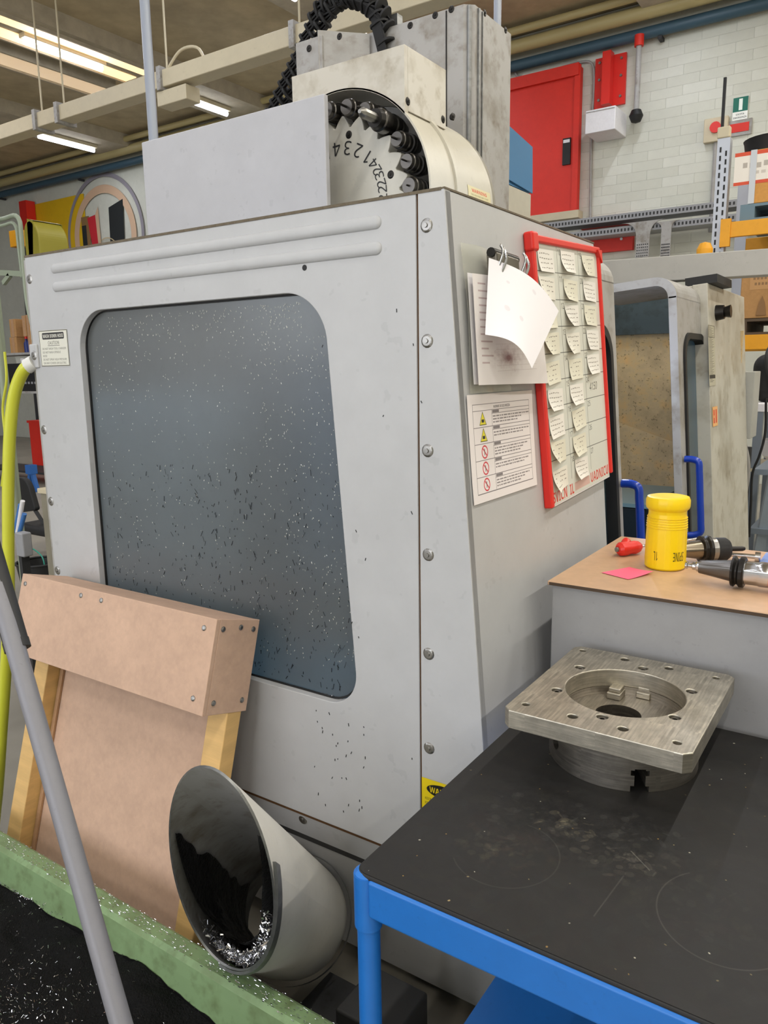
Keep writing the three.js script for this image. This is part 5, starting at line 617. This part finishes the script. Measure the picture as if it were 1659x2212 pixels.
// ---------------------------------------------------------------- far left of the machine
{
  const X = 2.6, P = (x, y, q = X) => onX(x, y, q);
  const fz = P(48, 560).z, t = thing('tubular_stand', 'pale green tubular frame standing left of the machine', 'frame', [X, 0, fz]);
  const tp = P(40, 468), rt = (pts, r = .013) => tube(pts, r, 40, 8);
  part(t, 'outer_tube', rt([P(-40, 482), P(10, 472), P(34, 466), P(42, 476), P(46, 510), P(52, 590), P(60, 660), P(74, 720)].map((v) => v)), M.tubeGreen); part(t, 'inner_tube', rt([P(-40, 498), P(10, 486), P(28, 482), P(35, 492), P(40, 530), P(48, 600)], .01), M.tubeGreen); part(t, 'cross_bar', bar(P(-20, 588), P(54, 592), .02, .03), M.tubeGreen);
  const po = P(4, 760, 2.9); part(t, 'post', box(po.x - .02, po.x + .02, .0, P(8, 590, 2.9).y, po.z - .02, po.z + .02, .004), M.tubeGreen); const lf = P(74, 720); part(t, 'leg', cyl(V(lf.x, 0, lf.z), lf, .013, .013, 8), M.tubeGreen); part(t, 'gusset', bar(P(8, 612), P(22, 594), .02, .025), M.tubeGreen);
  const ov = P(68, 515, 7.2), o2 = thing('olive_hood', 'olive rounded hood in front of the yellow wall field', 'hood', [ov.x, 2, ov.z]); const w = Math.abs(P(84, 515, 7.2).z - ov.z); part(o2, 'shell', slabX(shapeOf([[ov.z - w, 2.2], [ov.z + w, 2.2], [ov.z + w, P(84, 478, 7.2).y], [ov.z - w, P(55, 468, 7.2).y]], [.02, .02, .25, .25]), 7.2, 7.7, .02), M.olive); part(o2, 'stand', box(7.35, 7.5, 0, 2.2, ov.z - .1, ov.z + .1), M.dark);
  const ob = P(30, 515, 7.6), o3 = thing('orange_box', 'orange box high up seen through the green tube frame', 'box', [7.6, ob.y - .2, ob.z]); part(o3, 'body', box(7.6, 7.9, P(30, 533, 7.6).y, P(30, 497, 7.6).y, P(20, 515, 7.6).z, P(42, 515, 7.6).z, .01), M.amber); part(o3, 'pole', box(7.7, 7.78, 0, P(30, 533, 7.6).y, ob.z - .04, ob.z + .04), M.dark);
  const rc = P(55, 460, WALLX - .2), o4 = thing('red_column', 'red steel channel on the wall beside the yellow field', 'column', [WALLX, 0, rc.z]); part(o4, 'channel', box(WALLX - .25, WALLX - .03, 0, P(55, 434, WALLX - .2).y, P(47, 460, WALLX - .2).z, P(62, 460, WALLX - .2).z), M.red);
  // shelves with cartons
  const SH = 6.2, A = P(15, 760, SH), B = P(72, 760, SH), s1 = thing('parts_shelf', 'far shelf stacked with cartons seen left of the machine', 'shelf', [SH, 0, (A.z + B.z) / 2]); for (const py of [762, 845]) { const q = P(40, py, SH).y; part(s1, 'board', box(SH - .02, SH + .5, q - .03, q, A.z - 1, B.z + .3), M.grey); } for (const z of [A.z - .95, B.z + .25]) part(s1, 'post', box(SH, SH + .04, 0, 2.3, z - .02, z + .02), M.amber); part(s1, 'base_board', box(SH, SH + .5, .15, .18, A.z - 1, B.z + .3), M.dark);
  const sy = P(40, 762, SH).y; let k = 0; for (const [x0, x1, y0, y1, lab] of [[19, 36, 690, 728, 'tan carton, upper left one on the far shelf'], [20, 38, 729, 756, 'tan carton, lower left one on the far shelf'], [46, 58, 682, 722, 'tan carton beside the grey pouch on the far shelf'], [58, 66, 680, 756, 'tall narrow yellow carton on the far shelf']]) { const a = P(x0, y0, SH + .02), b = P(x1, y1, SH + .02), c = thing('carton', lab, 'carton', [SH, b.y, a.z]); part(c, 'body', box(SH + .02, SH + .35, k === 0 || k === 2 ? P(30, k === 0 ? 728 : 727, SH + .02).y : sy, a.y, a.z, b.z, .004), k === 3 ? M.amber : M.carton); part(c, 'tape', box(SH + .018, SH + .022, k === 0 || k === 2 ? P(30, 728, SH + .02).y : sy, a.y, (a.z + b.z) / 2 - .03, (a.z + b.z) / 2 + .03), M.mdfEdge); k++; }
  for (let i = 0; i < 3; i++) { const q = P(43 + i * 6, 745, SH - .0), c = thing('blue_bottle', 'blue bottle with a red cap on the far shelf', 'bottle', [SH + .1, sy, q.z], 'blue bottles on the far shelf'); part(c, 'body', spin([[0, 0], [.035, 0], [.036, .13], [.015, .17], [.015, .19], [0, .19]], V(SH + .1, sy, q.z), UPV, 12), mat(0x1d2f6e, .4)); part(c, 'cap', cyl(V(SH + .1, sy + .19, q.z), V(SH + .1, sy + .22, q.z), .018, .018, 10), M.red); }
  const eq = P(45, 830, SH), e1 = thing('control_unit', 'black equipment unit with buttons on the lower far shelf', 'equipment', [SH + .1, P(40, 845, SH).y, eq.z]); const ey = P(40, 845, SH).y; part(e1, 'body', box(SH + .02, SH + .45, ey, P(40, 785, SH).y, P(12, 830, SH).z, P(90, 830, SH).z, .01), M.black); for (let i = 0; i < 5; i++) part(e1, 'button', box(SH + .01, SH + .022, ey + .1, ey + .13, P(45 + i * 7, 830, SH).z, P(48 + i * 7, 830, SH).z), M.mid); part(e1, 'clamp_bar', bar(V(SH, ey + .25, P(48, 825, SH).z), V(SH, ey + .31, P(66, 825, SH).z), .02, .03), M.grey);
  const wbn = P(44, 765, SH), wy = P(40, 785, SH).y, e2 = thing('white_bin', 'pale storage bin standing on the black equipment unit', 'bin', [SH, wy, wbn.z]); part(e2, 'body', slabX(shapeOf([[P(29, 765, SH).z, wy], [P(60, 765, SH).z, wy], [P(62, 765, SH).z, wy + .1], [P(27, 765, SH).z, wy + .1]], .01), SH + .03, SH + .3, .004), mat(0xb8b8ae, .4)); part(e2, 'label_card', box(SH + .022, SH + .03, wy + .03, wy + .07, wbn.z - .05, wbn.z + .03), M.paper);
  const rd = P(80, 945, 7.0), e3 = thing('red_crate', 'dark red crate on the floor by the far shelf', 'crate', [7, 0, rd.z]); part(e3, 'body', box(6.9, 7.3, 0, P(80, 912, 6.9).y, P(64, 940, 6.9).z, P(100, 940, 6.9).z, .01), M.redDeep); part(e3, 'rim', box(6.88, 7.32, P(80, 914, 6.9).y, P(80, 909, 6.9).y, P(63, 940, 6.9).z, P(101, 940, 6.9).z), M.redDeep);
  const bs = P(60, 940, 5.8), e4 = thing('blue_stand', 'small blue jack stand beside the red crate', 'stand', [5.8, 0, bs.z]); part(e4, 'legs', [bar(V(5.8, 0, bs.z - .1), V(5.8, .26, bs.z - .02), .05, .05), bar(V(5.8, 0, bs.z + .1), V(5.8, .26, bs.z + .02), .05, .05)], mat(0x2a62a8, .4)); part(e4, 'head', box(5.75, 5.85, .24, .36, bs.z - .06, bs.z + .06), mat(0x2a62a8, .4));
  // floor line
  const l0 = onY(20, 1008, .0), l1 = onY(110, 1016, .0), fl = thing('floor_line', 'thin yellow marking line on the concrete floor', 'floor marking', [l0.x, 0, l0.z]); const dd = l1.clone().sub(l0).normalize(); part(fl, 'paint', bar(l0.clone().addScaledVector(dd, -3).setY(.001), l1.clone().addScaledVector(dd, 3).setY(.001), .05, .002), M.amber);
  // office chair
  const cz = onY(60, 1215, 0), ch = thing('black_chair', 'black upholstered visitor chair left of the machine', 'chair', [cz.x, 0, cz.z]); const Xc = onY(60, 1200, .02).x, cP = (x, y) => P(x, y, Xc);
  const s0 = cP(45, 1155), seatY = cP(70, 1145).y, sz = [cP(40, 1150).z, cP(130, 1150).z]; part(ch, 'seat', new RoundedBoxGeometry(.46, .08, Math.abs(sz[1] - sz[0]), 4, .035).translate(Xc + .2, seatY, (sz[0] + sz[1]) / 2), M.black);
  part(ch, 'backrest', slabX(shapeOf([[cP(22, 1110).z, cP(22, 1110).y], [cP(72, 1104).z, cP(72, 1104).y], [cP(52, 1035).z, cP(52, 1032).y], [cP(20, 1035).z, cP(20, 1032).y]], [.05, .03, .1, .08]), Xc + .02, Xc + .07, .01), M.black); part(ch, 'back_post', bar(cP(64, 1104).setX(Xc + .05), V(Xc + .1, seatY, cP(76, 1130).z), .025, .025), M.dark);
  for (const [x, z] of [[Xc + .02, sz[0] + .04], [Xc + .4, sz[0] + .04], [Xc + .02, sz[1] - .04], [Xc + .4, sz[1] - .04]]) part(ch, 'leg', cyl(V(x, 0, z), V(x, seatY, z), .013, .013, 8), M.dark);
  // beige locker side, waste basket, box with flat handles
  const lk = P(100, 1065, 2.35), e5 = thing('beige_locker', 'low beige metal locker just behind the machine corner', 'locker', [2.3, 0, lk.z]); const lz = P(87, 1065, 2.2); part(e5, 'body', box(2.2, 2.7, 0, lz.y, lz.z, lz.z + .5, .005), mat(0x8d8774, .5, 0, paintTex, .4)); part(e5, 'lid', box(2.19, 2.71, lz.y, lz.y + .025, lz.z - .01, lz.z + .51, .003), M.trunk);
  const wz = onY(92, 1290, 0), e6 = thing('waste_basket', 'black mesh waste basket on the floor by the machine', 'basket', [wz.x, 0, wz.z]); const wr = .15, wh = P(92, 1215, wz.x).y; part(e6, 'wall', new THREE.CylinderGeometry(wr, wr * .75, wh, 28, 1, true).translate(wz.x, wh / 2, wz.z), mat(0x1a1a1b, .5)); part(e6, 'rim', new THREE.TorusGeometry(wr, .008, 8, 32).rotateX(Math.PI / 2).translate(wz.x, wh, wz.z), M.black); part(e6, 'base', cyl(V(wz.x, .002, wz.z), V(wz.x, .01, wz.z), wr * .74, wr * .74, 24), M.black);
  const gc = thing('green_cord', 'thin green cord trailing into the waste basket', 'cord', [wz.x, .1, wz.z]); part(gc, 'cord', tube([P(50, 1180, wz.x), P(75, 1188, wz.x), P(92, 1205, wz.x), P(98, 1235, wz.x)], .005, 24, 6), mat(0x2f8f7c, .5));
  const hb = P(40, 1165, 1.95), e7 = thing('grey_tool_box', 'grey box with blue and white rolled sheets sticking out', 'box', [1.95, 0, hb.z]); const h0 = P(30, 1150, 1.95), h1 = P(52, 1205, 1.95); part(e7, 'body', box(1.95, 2.0, h1.y, h0.y, h0.z, h1.z, .008), M.mid); part(e7, 'pedestal', box(1.955, 1.995, 0, h1.y, h0.z + .01, h1.z - .03), M.dark); for (const [a, b, m] of [[[38, 1150], [49, 1082], M.paper], [[42, 1152], [53, 1110], mat(0x3a6fb0, .5)], [[33, 1150], [44, 1090], mat(0x3a6fb0, .5)]]) part(e7, 'rolled_sheet', cyl(P(...a, 2.02), P(...b, 2.02), .011, .011, 10), m);
  const pp = thing('grey_pole', 'slim grey pole with a yellow cord at the far left', 'pole', [2.2, 0, P(4, 800, 2.2).z]); const gp = P(4, 800, 2.2); part(pp, 'pole', cyl(V(2.2, 0, gp.z), V(2.2, P(4, 590, 2.2).y, gp.z), .018, .018, 10), M.tubeGreen); part(pp, 'cord', tube([P(10, 760, 2.15), P(14, 820, 2.15), P(6, 880, 2.15), P(12, 960, 2.15), P(4, 1050, 2.15)], .007, 30, 6), M.hose); part(pp, 'base', cyl(V(2.2, 0, gp.z), V(2.2, .02, gp.z), .1, .1, 16), M.dark);
}
scene.traverse((o) => { if (o.isMesh) { o.castShadow = true; o.receiveShadow = true; } });
renderer.render(scene, camera);
